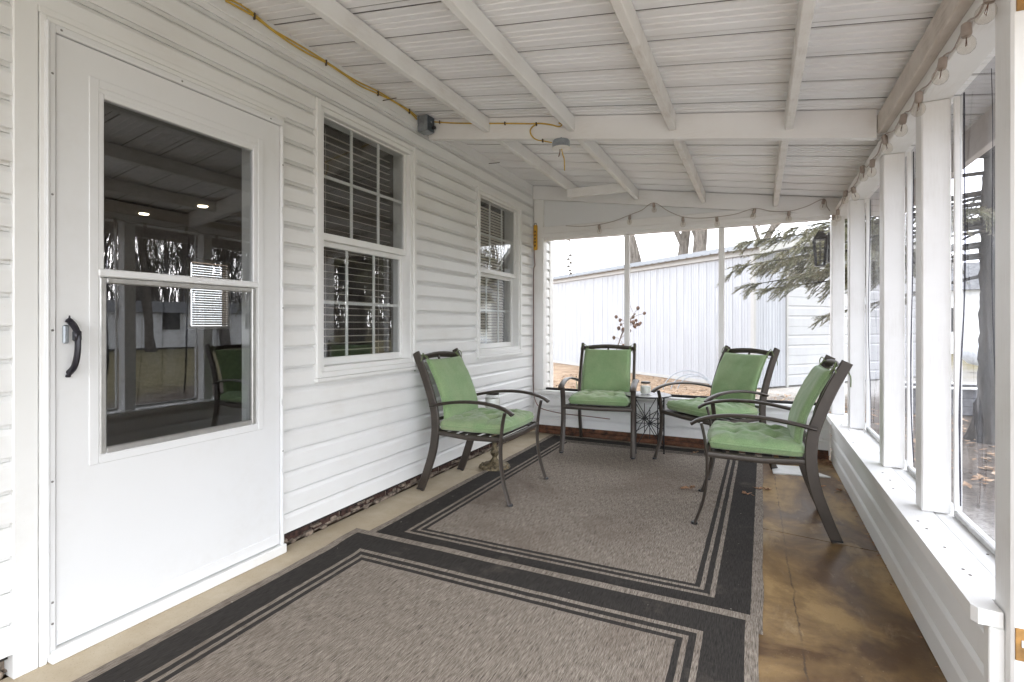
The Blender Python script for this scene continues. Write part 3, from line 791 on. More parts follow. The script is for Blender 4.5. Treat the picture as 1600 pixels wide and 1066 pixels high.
# ================================================================== CHAIRS (local: faces +X, origin on the floor)
def sweep_flat(m, pts, wd, th, up):
    m.tube(catmull(pts, 5), .01, 8, flat=(wd, th), up=up); return m
def make_chair(label):
    ch = empty('patio_chair', label, 'chair', 'green cushioned patio chairs')
    mt = M['chairmetal']
    BP = [(-.345,0,0),(-.300,0,.11),(-.250,0,.26),(-.230,0,.40),(-.238,0,.53),(-.270,0,.64),(-.325,0,.78),(-.392,0,.918)]
    for s in (-1, 1):
        P = [Vector((x, s*(.262 - .012*z), z)) for x, _, z in BP]
        m = MB(); cp = catmull(P, 4); vs = []
        # flat bar: rectangular section, 58 mm deep and 24 mm thick
        for i, p in enumerate(cp):
            d = (cp[min(i+1, len(cp)-1)] - cp[max(i-1, 0)]).normalized(); f = Vector((d.z, 0, -d.x))
            dep = .026 + .003*math.sin(i/len(cp)*3.1)
            c = .005
            for (a, b) in ((dep-c,-.012),(dep,-.012+c),(dep,.012-c),(dep-c,.012),(-dep+c,.012),(-dep,.012-c),(-dep,-.012+c),(-dep+c,-.012)):
                vs.append(p + f*a + Vector((0,b,0)))
        n = 8; L = len(cp)
        m.add(vs, [(i*n+k, i*n+(k+1) % n, (i+1)*n+(k+1) % n, (i+1)*n+k) for i in range(L-1) for k in range(n)] + [tuple(reversed(range(n))), tuple((L-1)*n+k for k in range(n))])
        o = m.build('back_post', mt, ch, smooth='angle')
        MB().box(-.372,-.318, s*.262-.014, s*.262+.014, 0, .010, .003).build('foot_cap', M['black'], o)
        # front leg
        m = MB(); sweep_flat(m, [(.340,s*.303,.004),(.322,s*.302,.05),(.292,s*.300,.15),(.276,s*.299,.27),(.276,s*.299,.38),(.288,s*.300,.49),(.305,s*.302,.565)], .0215, .0085, (1,0,0))
        lg = m.build('front_leg', mt, ch, smooth='angle')
        MB().lathe([(.017,0),(.019,.004),(.016,.013)], (.341, s*.303, 0), 10).build('foot_cap', M['black'], lg)
        # arm rest
        m = MB(); m.tube(catmull([(-.250,s*.272,.568),(-.16,s*.285,.590),(-.02,s*.297,.612),(.12,s*.303,.617),(.23,s*.304,.606),(.315,s*.304,.582),(.358,s*.304,.556)], 5), .01, 10, flat=(.027,.0105), up=(0,0,1))
        m.build('arm_rest', mt, ch, smooth='angle')
        # seat side rail
        MB().tube([(-.235,s*.250,.392),(.0,s*.262,.380),(.275,s*.285,.392)], .014, 8, flat=(.012,.017), up=(0,0,1)).build('seat_rail', mt, ch, smooth='angle')
    MB().tube([(.278,-.288,.392),(.286,0,.388),(.278,.288,.392)], .014, 8, flat=(.013,.018), up=(0,0,1)).build('seat_rail', mt, ch, smooth='angle')
    MB().tube([(-.235,-.25,.392),(-.235,.25,.392)], .014, 8, flat=(.010,.014), up=(0,0,1)).build('seat_rail', mt, ch, smooth='angle')
    for k in range(6): MB().box(-.215+k*.082, -.165+k*.082, -.252-.004*k, .252+.004*k, .396, .400, .001).build('seat_strap', M['sling'], ch)
    # arched top rail, lower back rail and centre rod
    tp = [(-.368-.012*math.cos(t*math.pi), t*.246*2/1.0, .875+.020*math.cos(t*math.pi*1.0)) for t in [k/8*1.0-.5 for k in range(9)]]
    m = MB(); m.tube(tp, .01, 8, flat=(.009,.023), up=(.42,0,.9)); m.build('top_rail', mt, ch, smooth='angle')
    MB().tube([(-.245,-.25,.47),(-.245,.25,.47)], .011, 8).build('back_rail', mt, ch, smooth='angle')
    MB().tube([(-.250,0,.47),(-.285,0,.64),(-.33,0,.77),(-.376,0,.885)], .009, 6).build('back_rod', mt, ch, smooth='angle')
    # seat cushion, tufted
    sd_ = rnd.random()*50
    def pillow(nx, ny, half, top):
        m = MB(); vs = {}
        for lev in (1, -1):
            for j in range(ny+1):
                for i in range(nx+1):
                    a, b = -1+2*i/nx, -1+2*j/ny
                    if lev == -1 and (i in (0, nx) or j in (0, ny)): continue
                    vs[lev, i, j] = len(m.v); m.v.append(top(a, b, lev))
        gv = lambda lev, i, j: vs.get((lev, i, j), vs.get((1, i, j)))
        for lev in (1, -1):
            for j in range(ny):
                for i in range(nx):
                    f = (gv(lev,i,j), gv(lev,i+1,j), gv(lev,i+1,j+1), gv(lev,i,j+1)); m.f.append(f if lev == 1 else f[::-1])
        return m
    tufts = [(-.42,-.42),(.42,-.42),(-.42,.42),(.42,.42),(0,0)]
    def seat(a, b, lev):
        ra = (abs(a)**5 + abs(b)**5)**.2                 # squircle plan so the corners round off
        e = max(0, 1-max(abs(a), abs(b))**7)**.30
        k = 1 - .055*(abs(a*b))**3
        x = .034 + .246*a*k; y_ = .266*b*k
        x += .007*noise.noise((a*2, b*2, sd_)); y_ += .007*noise.noise((a*2, b*2, sd_+9))
        if lev == 1:
            dip = sum(math.exp(-((a-p)**2+(b-q)**2)/.020) for p, q in tufts)
            lob = .5+.25*(math.cos(a*7.5)+math.cos(b*7.5))   # puffs between the tufts
            cr = .5*math.exp(-(min(abs(abs(a)-.42), abs(abs(b)-.42)))**2/.004)
            h = (.036*e + .030*max(0, 1-max(abs(a), abs(b))**3)) * (1-.70*min(1, dip)-.20*cr-.10*lob) + .012*noise.noise((a*3, b*3, sd_+3))*e + .006*noise.noise((a*9, b*9, sd_+13))*e
            return (x, y_, .446 + h + .006*a)
        return (x, y_, .446 - .042*e + .004*a)
    m = pillow(56, 56, None, seat); sc_ = m.build('seat_cushion', M['cushion_worn'], ch, smooth=True)
    edge = [seat(a, b, 1) for a, b in [(-1+2*k/24, -1) for k in range(24)]+[(1, -1+2*k/24) for k in range(24)]+[(1-2*k/24, 1) for k in range(24)]+[(-1, 1-2*k/24) for k in range(25)]]
    MB().tube(edge, .005, 6).build('piping', M['cushion'], sc_, smooth=True)
    # back cushion following the lean of the back
    cv = catmull([(-.190,0,.455),(-.200,0,.55),(-.232,0,.655),(-.284,0,.765),(-.338,0,.862)], 10)
    def back(a, b, lev):
        t = (b+1)/2*(len(cv)-1); i = min(int(t), len(cv)-2); p = cv[i].lerp(cv[i+1], t-i)
        d = (cv[min(i+1, len(cv)-1)]-cv[max(i-1,0)]).normalized(); nrm = Vector((d.z, 0, -d.x))
        e = max(0, (1-abs(a)**7)*(1-abs(b)**9))**.35
        h = .028*e*(1 + .22*noise.noise((a*2.2, b*2.2, sd_+20)) + .10*noise.noise((a*6, b*5, sd_+21)))
        q = p + nrm*(h if lev == 1 else -.020*e)
        sag = -.006*(1-a*a) if b > .9 else 0
        return (q.x+nrm.x*.012, .222*a*(1-.02*b)+.003*noise.noise((a, b*3, sd_+30)), q.z+nrm.z*.012+sag)
    m = pillow(26, 34, None, back); bc = m.build('back_cushion', M['cushion'], ch, smooth=True)
    edge = [back(a, b, 1) for a, b in [(-1+2*k/20, -1) for k in range(20)]+[(1, -1+2*k/24) for k in range(24)]+[(1-2*k/20, 1) for k in range(20)]+[(-1, 1-2*k/24) for k in range(25)]]
    MB().tube(edge, .0045, 6).build('piping', M['cushion'], bc, smooth=True)
    for s in (-1, 1):
        m = MB(); y0 = s*.205
        m.tube(catmull([(-.318,y0,.855),(-.350,y0,.892),(-.392,y0,.893),(-.398,y0,.862),(-.360,y0,.845),(-.325,y0,.858)], 5), .0035, 5)
        m.tube(catmull([(-.318,y0+.018,.853),(-.348,y0+.012,.894),(-.394,y0+.01,.896),(-.402,y0+.012,.86)], 5), .0035, 5)
        m.tube(catmull([(-.352,y0,.897),(-.345,y0+s*.03,.915),(-.335,y0+s*.05,.895),(-.34,y0+s*.062,.862)], 5), .003, 5)
        m.tube(catmull([(-.398,y0,.87),(-.41,y0+s*.025,.84),(-.408,y0+s*.035,.79)], 5), .003, 5)
        m.build('tie', M['tie'], bc, smooth=True)
    return ch
def place(ch, p, face):
    ch.location = (p[0], p[1], .0095); ch.rotation_euler = (0, 0, math.atan2(face[1], face[0]))
specs = [('green cushioned bronze patio chair beside the house wall between the windows', (-1.712, 3.125), (1, .01)),
         ('green cushioned patio chair facing the camera against the end wall', (-1.276, 4.560), (.12, -.993)),
         ('green cushioned patio chair in the far corner angled beside the wire table', (-.318, 4.378), (-.675, -.738)),
         ('green cushioned patio chair seen side-on by the long white sill', (.008, 3.335), (-1, -.035))]
for lb, p, fc in specs: place(make_chair(lb), p, fc)

# ================================================================== TABLES AND JARS
wt = empty('wire_side_table', 'small round black wire table with starburst sides between two chairs', 'table', loc=(-.885, 4.60, .0095), rz=R(22))
MB().lathe([(.186,.482),(.200,.484),(.203,.492),(.200,.497),(.19,.498)], n=40).build('table_top', M['tabletop'], wt, smooth='angle')
rim = [(.201*math.cos(a), .201*math.sin(a), .489) for a in [2*math.pi*k/40 for k in range(41)]]
MB().tube(rim, .006, 6).build('rim', M['black'], wt, smooth=True)
LG = [(.168*math.cos(a), .168*math.sin(a)) for a in (R(45), R(135), R(225), R(315))]
for x, y in LG: MB().tube([(x,y,0),(x,y,.485)], .0058, 8).lathe([(.009,0),(.008,.01)], (x,y,0), 8).build('leg', M['black'], wt, smooth='angle')
for i in range(4):
    a, b = Vector((*LG[i],0)), Vector((*LG[(i+1) % 4],0)); mid = (a+b)/2; d = (b-a).normalized(); c = mid+Vector((0,0,.262))
    m = MB()
    for k in range(12):
        an = 2*math.pi*k/12
        rx, rz = math.cos(an), math.sin(an)
        L = min(.119/abs(rx) if abs(rx) > .01 else 9, .215/abs(rz) if abs(rz) > .01 else 9)
        if abs(rx) < .01: L = .135
        m.tube([c, c + d*(rx*L) + Vector((0,0,rz*L))], .0034, 6)
    m.lathe([(.0,-.012),(.010,-.006),(.010,.006),(.0,.012)], c, 8)
    m.build('starburst', M['black'], wt, smooth='angle')
def jar(label, loc, s=1.0):
    j = empty('candle_jar', label, 'candle jar', 'white candle jars', loc=loc)
    MB().lathe([(.034*s,0),(.043*s,.006*s),(.045*s,.02*s),(.045*s,.075*s),(.038*s,.088*s),(.036*s,.098*s)], n=24).build('glass', M['jar'], j, smooth='angle')
    MB().lathe([(.032*s,.004*s),(.041*s,.008*s),(.0425*s,.02*s),(.0425*s,.070*s),(.01*s,.071*s)], n=24).build('wax', M['wax'], j, smooth='angle')
    MB().lathe([(.039*s,.094*s),(.040*s,.096*s),(.040*s,.108*s),(.036*s,.111*s)], n=24).build('lid', M['jarlid'], j, smooth='angle')
    return j
jar('white candle jar with dark lid on the black wire table', (-.893, 4.575, .5078))
PT = (-1.855, 3.555)
pt = empty('pedestal_table', 'small table with ornate tarnished brass pedestal base behind the near-left chair', 'table', loc=(*PT, .003))
MB().lathe([(.118,0),(.125,.006),(.120,.018),(.098,.026),(.085,.036),(.055,.042),(.040,.055)], n=28).build('base', M['brass'], pt, smooth='angle')
orn = MB()
for k in range(14):
    a = 2*math.pi*k/14; orn.lathe([(.0,-.010),(.015,-.005),(.016,.003),(.0,.011)], (.102*math.cos(a), .102*math.sin(a), .022), 7)
orn.build('base_ornament', M['brass'], pt, smooth=True)
MB().lathe([(.038,.052),(.024,.07),(.018,.085),(.03,.105),(.034,.12),(.022,.145),(.016,.18),(.02,.23),(.03,.25),(.03,.262),(.018,.28),(.015,.34),(.02,.40),(.05,.43),(.06,.437)], n=16).build('stem', M['brass'], pt, smooth='angle')
MB().lathe([(.13,.437),(.145,.440),(.147,.450),(.143,.456),(.02,.457)], n=36).build('table_top', M['ivorytop'], pt, smooth='angle')
jar('white candle jar with dark lid beside the house wall, seen through a chair arm', (PT[0]+.005, PT[1]-.045, .4605), 1.28)

# ================================================================== WIRING
def cable(name, pts, r, mat_, parent=None, n=6, sub=5, **kw):
    return MB().tube(catmull(pts, sub), r, n).build(name, mat_, parent, smooth=True, **kw)
yc = empty('yellow_cable', 'pair of yellow electrical cables stapled along the ledger above the door', 'cable')
px = [(352,-3),(375,8),(398,23),(424,44),(450,61),(480,79),(510,96),(540,116),(562,130),(592,144),(615,157),(640,173),(651,183)]
for dz in (0, -.011):
    cable('cable_run', [onx(u, v, WX+.030) + Vector((0, .002, dz + .004*math.sin(i*1.7+dz*300))) for i, (u, v) in enumerate(px)], .0046, M['yellow'], yc)
for u, v in ((398,24),(510,97),(591,145),(640,173)):
    p = onx(u, v, WX+.034); MB().box(p.x-.008, p.x+.004, p.y-.004, p.y+.004, p.z-.02, p.z+.012, .002).build('staple', M['nail'], yc)
FY = BY0 - .006
bc = empty('beam_cable', 'yellow cable looped across the middle ceiling beam', 'cable')
a_ = lambda u, v, dy=0: ony(u, v, FY) + Vector((0, dy, 0))
cable('cable_run', [a_(671,190), a_(700,192), a_(735,193), a_(765,193), a_(800,193), a_(828,193.5), a_(845,193), a_(862,196,-.01), a_(874,199,-.012), a_(879,196,-.012), a_(874,193,-.008)], .0045, M['yellow'], bc)
cable('cable_run', [a_(838,194), a_(831,200,-.004), a_(829,207,-.006), a_(833,215,-.006), a_(840,219), a_(850,220.5), a_(862,223)], .0042, M['yellow'], bc)
for u, v in ((687,191),(789,193),(838,194),(848,220)):
    p = a_(u, v); MB().box(p.x-.004, p.x+.004, p.y-.007, p.y+.006, p.z-.011, p.z+.011, .002).build('staple', M['nail'], bc)
jb = empty('round_junction_box', 'round grey metal junction box with dangling yellow wire below the beam', 'junction box')
c = ony(877, 226, BY0-.06)
jx = Vector((c.x, BY0-.062, c.z))
MB().lathe([(.053,-.022),(.053,.014),(.048,.024),(.02,.026),(.006,.03),(.004,.044)], jx, 22).build('can', M['galv'], jb, smooth='angle')
MB().lathe([(.050,-.030),(.058,-.027),(.058,-.0225),(.05,-.0222)], jx, 22).build('cover_plate', M['ivorytop'], jb, smooth='angle')
MB().box(jx.x-.012, jx.x+.012, jx.y+.03, BY0-.0005, jx.z-.01, jx.z+.016, .002).build('bracket', M['galv'], jb)
cable('wire', [jx+Vector((.004,-.004,-.026)), jx+Vector((.012,-.01,-.06)), jx+Vector((.024,-.012,-.10)), jx+Vector((.026,-.012,-.165))], .0036, M['yellow'], jb)
cable('wire', [jx+Vector((-.006,-.004,-.026)), jx+Vector((-.006,-.006,-.05)), jx+Vector((-.012,-.01,-.075))], .003, M['rust'], jb)
eb = empty('square_junction_box', 'square grey steel junction box where the middle beam meets the house', 'junction box')
MB().box(-2.115, -2.035, 2.905, 2.985, 2.445, 2.552, .003).build('box_body', M['galv'], eb)
MB().box(-2.0345, -2.028, 2.908, 2.982, 2.448, 2.549, .002).build('cover_plate', M['boxdark'], eb)
MB().lathe([(.007,0),(.005,.004)], n=8).xf(Matrix.Translation((-2.028,2.945,2.51)) @ Matrix.Rotation(R(90), 4, 'Y')).build('screw', M['galv'], eb)
MB().lathe([(.011,0),(.011,.02),(.008,.024)], n=10).xf(Matrix.Translation((-2.028,2.962,2.475)) @ Matrix.Rotation(R(90), 4, 'Y')).build('connector', M['black'], eb)
# yellow holder and red cord in the left corner
yh = empty('yellow_holder', 'narrow yellow plastic holder hung on the left corner post', 'holder')
p0 = ony(836, 352, 4.915); p1 = ony(836, 391, 4.915)
MB().box(-2.108, -2.066, 4.905, 4.928, p1.z, p0.z, .006).build('holder_body', M['yellowp'], yh)
for k in range(5): MB().box(-2.096, -2.078, 4.9032, 4.9048, p1.z+.035+k*.036, p1.z+.055+k*.036, .0005).build('slot', M['rust'], yh)
MB().tube([(-2.087+.012*math.cos(t), 4.916, p0.z+.008+.012*math.sin(t)) for t in [k*math.pi/6 for k in range(13)]], .003, 6).build('hook_ring', M['black'], yh)
rc = [(-2.100,4.912,p1.z-.0),(-2.098,4.91,p1.z-.09),(-2.088,4.905,p1.z-.16),(-2.103,4.908,p1.z-.20),(-2.106,4.908,p1.z-.4),(-2.107,4.909,1.0),(-2.108,4.905,.62),(-2.100,4.890,.48),(-2.085,4.885,.36),(-2.03,4.885,.27),(-1.92,4.90,.235),(-1.75,4.912,.215),(-1.55,4.914,.21),(-1.3,4.914,.20)]
cable('extension_cord', rc, .0042, M['redcord'], label='thin red brown cord hanging down the corner and along the end wall', cat='cord')

# string lights
bulbm = MB().lathe([(.008,-.028),(.016,-.034),(.022,-.046),(.0235,-.058),(.020,-.070),(.012,-.078),(.003,-.081)], n=14).mesh('bulb', M['bulb'], True)
sockm = MB().lathe([(.008,.012),(.0125,.008),(.0135,-.022),(.011,-.029),(.006,-.031)], n=12).mesh('socket', M['wirecord'], 'angle')
film_ = MB().tube([(0,0,-.03),(.003,0,-.055),(-.003,0,-.06),(0,0,-.03)], .0012, 4).mesh('filament', M['rust'])
def lights(label, pts, bulbs, name='string_lights'):
    s_ = empty(name, label, 'string lights')
    MB().tube(catmull(pts, 6), .0028, 6).build('cord', M['wirecord'], s_, smooth=True)
    for b in bulbs:
        o = obj('bulb', bulbm, s_, b, (rnd.uniform(-.2,.2), rnd.uniform(-.2,.2), rnd.uniform(0,6)))
        obj('socket', sockm, o); obj('filament', film_, o)
EYL = 4.893
q = lambda u, v: ony(u, v, EYL)
eb_ = [(936,353),(984,338),(1021.5,319),(1067,341),(1120,341),(1179,328),(1233,332),(1287,313)]
ep = [(884,353)] + [(a, b-2) for a, b in eb_] + [(1297,330)]
full = []
for i, p in enumerate(ep):
    full.append(q(*p))
    if i+1 < len(ep):
        m_ = (q(*p)+q(*ep[i+1]))/2; m_.z -= .012; full.append(m_)
lights('string of clear bulbs draped across the screened end wall header', full, [q(a, b) for a, b in eb_])
sb = [(1550,30),(1510,76),(1473,118),(1436,172),(1412,212),(1382,222),(1363,262),(1347,268),(1333,300),(1321,305),(1309,338),(1302,342)]
SX = .546
sp = [onx(u, v, SX) for u, v in sb]
for p in sp: p.z = max(1.985, min(2.04, p.z+.02))
cl = [Vector((SX, sp[0].y-.25, 2.03))]
for i, p in enumerate(sp):
    cl.append(p + Vector((0,0,.012)))
    if i+1 < len(sp): m_ = (p+sp[i+1])/2; m_.z -= .012; cl.append(m_)
lights('string of clear bulbs running along the side wall header over the sill', cl, sp)

# ================================================================== SMALL THINGS ON THE FLOOR
MB().prism([(.10,4.315),(.475,4.375),(.30,4.60),(.09,4.56)], 'z', .001, .010).build('floor_tile', M['paper'], label='white flat tile lying on the concrete in the far right corner', cat='tile')
def leafmesh(seed, s):
    r = random.Random(seed); m = MB(); n = 14; ctr = len(m.v); m.v.append((0,0,.004)); 
    for k in range(n):
        a = 2*math.pi*k/n; rr = s*(.55+.45*abs(math.cos(a*1.0)))*(1.0 if k % 2 else .55)*r.uniform(.85,1.15)
        m.v.append((rr*math.cos(a), rr*.7*math.sin(a), .003+r.uniform(.0,.016)))
    for k in range(n): m.f.append((0, 1+k, 1+(k+1) % n))
    m.tube([(-s*.9,0,.006),(-s*1.5,.004,.003)], .0012, 4)
    me = m.mesh('oak_leaf', M['leafbrown'], True); return me
leaves = [((1069,764),'curled tan oak leaf on the rug left of the chair feet'), ((1082,762),'curled tan oak leaf on the rug right beside another leaf'),
          ((1166,772),'dry leaf on the dark border of the far rug'), ((1185,764),'dry leaf on the pale edge of the far rug'), ((1199,763),'reddish dry leaf on the wet concrete next to the rug edge'),
          ((1283,759),'small dry leaf on wet concrete behind the side-on chair'), ((1311,765),'dry leaf on wet concrete at the foot of the side wall'),
          ((991,697),'dry leaf under the black wire table'), ((1087,708),'dry leaf at the far edge of the rug below the corner chair'), ((1272,730),'dry leaf beside the white tile')]
for i, ((u, v), lb) in enumerate(leaves):
    p = onz(u, v, .012)
    onrug = p.x < .03
    o = obj('oak_leaf', leafmesh(i, .034), None, (p.x, min(p.y, 4.84), .0105 if onrug else .001), (0,0,rnd.uniform(0,6)))
    md = o.modifiers.new('thickness', 'SOLIDIFY'); md.thickness = .0012
    tag(o, lb, 'leaf', 'fallen leaves on the porch')
deb = MB()
for i in range(150):
    x, y = .52-abs(rnd.gauss(0,.10)), 4.90-abs(rnd.gauss(0,.09))
    if i > 95: x, y = .528-abs(rnd.gauss(0,.012)), rnd.uniform(1.8,4.8)
    s = rnd.uniform(.006,.02) if i < 96 else rnd.uniform(.003,.009); a = rnd.uniform(0,6.3); z = rnd.uniform(.002,.016)
    d, e = Vector((math.cos(a),math.sin(a),rnd.uniform(-.2,.2)))*s, Vector((-math.sin(a),math.cos(a),rnd.uniform(-.2,.2)))*s*.6
    p = Vector((x,y,z)); deb.add([p-d-e, p+d-e, p+d+e, p-d+e, p+Vector((0,0,s*.3))], [(0,1,4),(1,2,4),(2,3,4),(3,0,4),(0,3,2,1)])
deb.build('leaf_debris', M['leafbrown'], label='brown leaf crumbs gathered along the foot of the side wall', cat='debris', kind='stuff')

# ================================================================== OUTSIDE: lantern, chime
ln = empty('wall_lantern', 'black cage lantern hung outside on the corner post', 'lantern', loc=(.478, 5.12, 1.63))
ln.scale = (.86, .86, .9)
fr = MB()
for sx in (-1, 1):
    for sy in (-1, 1):
        fr.bar((sx*.038, sy*.038, .0), (sx*.056, sy*.056, .24), .010, .010)
for k in range(1, 6):
    z = .24*k/6; h_ = .038+.018*k/6
    fr.tube([(h_,h_,z),(h_,-h_,z),(-h_,-h_,z),(-h_,h_,z),(h_,h_,z)], .0025, 4)
for k in (-.5, 0, .5):
    for sy in (-1, 1):
        fr.tube([(k*.06, sy*.038, 0), (k*.09, sy*.056, .24)], .0022, 4); fr.tube([(sy*.038, k*.06, 0), (sy*.056, k*.09, .24)], .0022, 4)
fr.box(-.045,.045,-.045,.045,-.012,0,.003).box(-.062,.062,-.062,.062,.24,.252,.003)
fr.build('cage', M['black'], ln)
MB().add([(-.065,-.065,.252),(.065,-.065,.252),(.065,.065,.252),(-.065,.065,.252),(-.02,-.02,.315),(.02,-.02,.315),(.02,.02,.315),(-.02,.02,.315)], [(0,1,5,4),(1,2,6,5),(2,3,7,6),(3,0,4,7),(4,5,6,7),(3,2,1,0)]).build('lantern_roof', M['black'], ln)
MB().box(.062,.09,-.05,.05,.02,.30,.004).bar((.05,0,.27),(.07,0,.27),.02,.02).bar((.076,-.02,.16),(.076,-.105,.16),.03,.03).build('back_plate', M['black'], ln)
wc = empty('wind_chime', 'small pale shell wind chime hanging in the left screened opening', 'wind chime')
p = ony(890, 352, 5.10)
MB().tube([(p.x,5.10,1.995),(p.x,5.10,1.62)], .0012, 4).build('string', M['wirecord'], wc)
MB().box(p.x-.008,p.x+.008,5.03,5.11,1.990,2.0,.001).build('hanger', M['wirecord'], wc)
for i, (dx, z) in enumerate(((.008,1.84),(-.014,1.80),(.012,1.76),(-.012,1.725),(.004,1.68),(.014,1.65))):
    MB().lathe([(.002,.018),(.017,.007),(.020,-.005),(.012,-.010)], (p.x+dx,5.10,z), 9).build('shell', M['chime'], wc, smooth=True)

# ================================================================== OUTSIDE: shed
P0 = Vector((-.09, 11.05, 0)); DL = Vector((-.77, .638, 0)).normalized(); DG = Vector((.638, .77, 0)).normalized()
shed = empty('steel_shed', 'long pale steel shed with ribbed walls and white roll-up door', 'shed')
EV = 2.56; GW = 6.7; LW = 16.0; RG = 3.27
def wallpanel(o, d, nrm, s0, s1, z0, ztop, mat_, name, par):
    """vertical ribbed steel panel between s0 and s1 along d"""
    pts = [(s0, 0)]; s = s0+.03
    while s < s1-.05:
        pts += [(s, 0), (s+.010, .013), (s+.028, .013), (s+.038, 0)]
        for q_ in (.095, .165):
            if s+q_+.02 < s1: pts += [(s+q_, 0), (s+q_+.006, .006), (s+q_+.018, .006), (s+q_+.024, 0)]
        s += .2285
    pts.append((s1, 0)); m = MB(); n_ = len(pts)
    for (ss, dn) in pts: b = o + d*ss + nrm*dn; m.v.append((b.x, b.y, z0))
    for (ss, dn) in pts: b = o + d*ss + nrm*dn; m.v.append((b.x, b.y, ztop(ss)))
    for i in range(n_-1): m.f.append((i, i+1, n_+i+1, n_+i))
    ob = m.build(name, mat_, par); md = ob.modifiers.new('thickness', 'SOLIDIFY'); md.thickness = .002
    return ob
NL = -DG; NG = -DL
s = 0.0
while s < LW: wallpanel(P0, DL, NL, s+.002, min(s+.914, LW)-.002, GZ+.03, lambda q_: EV, M['shed'], 'wall_panel', shed); s += .914
gt = lambda q_: EV + (RG-EV)*(1-abs(q_-GW/2)/(GW/2))
DW0, DW1, DTOP = .965, 5.72, 2.28
for a, b in ((0, .48), (.48, DW0-.05), (DW1+.05, 6.2), (6.2, GW)): wallpanel(P0, DG, NG, a+.002, b-.002, GZ+.03, gt, M['shed'], 'wall_panel', shed)
wm = MB(); a0 = P0+DG*(DW0-.05); a1 = P0+DG*(DW1+.05); am = P0+DG*(GW/2)
wm.add([(a0.x,a0.y,DTOP+.08),(a1.x,a1.y,DTOP+.08),(a1.x,a1.y,gt(DW1)),(am.x,am.y,RG),(a0.x,a0.y,gt(DW0))],[(0,1,2,3,4)])
o = wm.build('gable_panel', M['shed'], shed); md = o.modifiers.new('thickness', 'SOLIDIFY'); md.thickness = .01
# garage door: sections with two pressed grooves each
nsec = 4; zz0 = GZ+.03; hsec = (DTOP-zz0)/nsec
for k in range(nsec):
    b = zz0+k*hsec; prof = []
    for t, dn in ((0,0),(.01,.02),(.28,.02),(.31,.006),(.35,.006),(.38,.02),(.62,.02),(.65,.006),(.69,.006),(.72,.02),(.99,.02),(1,0)): prof.append((b+t*hsec, dn))
    m = MB()
    for ss in (DW0, DW1):
        for z, dn in prof: p = P0+DG*ss+NG*(dn-.03); m.v.append((p.x, p.y, z))
    n_ = len(prof)
    for i in range(n_-1): m.f.append((i, i+1, n_+i+1, n_+i))
    o = m.build('door_section', M['garage'], shed); md = o.modifiers.new('thickness', 'SOLIDIFY'); md.thickness = .004
for ss in (DW0-.025, DW1+.025):
    p = P0+DG*ss+NG*.01; MB().bar((p.x,p.y,GZ),(p.x,p.y,DTOP+.06),.05,.05,up=DG).build('door_trim', M['shedtrim'], shed)
a = P0+DG*(DW0-.05)+NG*.012; b = P0+DG*(DW1+.05)+NG*.012
MB().bar((a.x,a.y,DTOP+.045),(b.x,b.y,DTOP+.045),.045,.07).build('door_trim', M['shedtrim'], shed)
p = P0+NL*.012+NG*.012; MB().bar((p.x,p.y,GZ+.02),(p.x,p.y,EV),.07,.07,up=DG).build('corner_trim', M['shedtrim'], shed)
a = P0+NL*.03-DL*.2; b = P0+NL*.03+DL*LW
MB().bar((a.x,a.y,EV-.02),(b.x,b.y,EV-.02),.05,.12).build('eave_trim', M['shedtrim'], shed)
a = P0+NL*.012; b = P0+NL*.012+DL*LW
MB().bar((a.x,a.y,GZ+.035),(b.x,b.y,GZ+.035),.03,.07).build('base_trim', M['shedtrim'], shed)
# roof panels, both slopes
for side_ in (0, 1):
    s = -.25
    while s < LW:
        m = MB(); pr = []
        s1 = min(s+.914, LW+.2); t = s
        while t < s1-.02:
            pr += [(t, 0), (t+.012, .022), (t+.034, .022), (t+.046, 0)]; t += .2285
        pr.append((s1, 0))
        g0, g1 = ((-.18, GW/2) if side_ == 0 else (GW+.18, GW/2))
        slope = (RG-EV)/(GW/2)
        for gg in (g0, g1):
            zz = EV+.06 + slope*(gg if side_ == 0 else GW-gg)
            for t, dn in pr: p = P0+DL*t+DG*gg; m.v.append((p.x, p.y, zz+dn))
        n_ = len(pr)
        for i in range(n_-1): m.f.append((i, i+1, n_+i+1, n_+i))
        o = m.build('roof_panel', M['shedroof'], shed); md = o.modifiers.new('thickness', 'SOLIDIFY'); md.thickness = .002
        s += .914
for sd2 in (0, 1):
    a = P0-DL*.22+DG*(-.1 if sd2 == 0 else GW+.1); b = P0-DL*.22+DG*(GW/2)
    MB().bar((a.x,a.y,EV-.03),(b.x,b.y,RG+.0),.03,.14).build('rake_trim', M['shedtrim'], shed)

# ================================================================== OUTSIDE: plants, trees
yu = empty('yucca', 'spiky yucca clump growing just outside the left screen', 'yucca', loc=(-1.98, 6.05, GZ))
for k in range(46):
    a = rnd.uniform(0, 6.28); el = rnd.uniform(.25, 1.4); L = rnd.uniform(.45, .85); m = MB(); pts = []
    for t in (0, .35, .7, 1.0):
        r = L*t*math.cos(el); z = L*t*math.sin(el) - .14*t*t*(1.4-el); pts.append((r*math.cos(a), r*math.sin(a), max(.01, z)))
    m.tube(pts, .01, 4, flat=[(.016,.003),(.020,.003),(.013,.002),(.002,.001)], up=(0,0,1)); m.build('leaf', M['yucca'], yu)
dp = empty('dried_pod_shrub', 'thin dry stem with brown seed pods outside the screen', 'dry plant', loc=(-1.62, 6.3, GZ))
base = Vector((0,0,0)); st = [Vector((-.12,.0,0)), Vector((-.05,0,.55)), Vector((.05,.0,1.0)), Vector((.17,.0,1.28)), Vector((.27,0,1.40))]
m = MB(); m.tube(catmull(st,5), .007, 5); podp = []
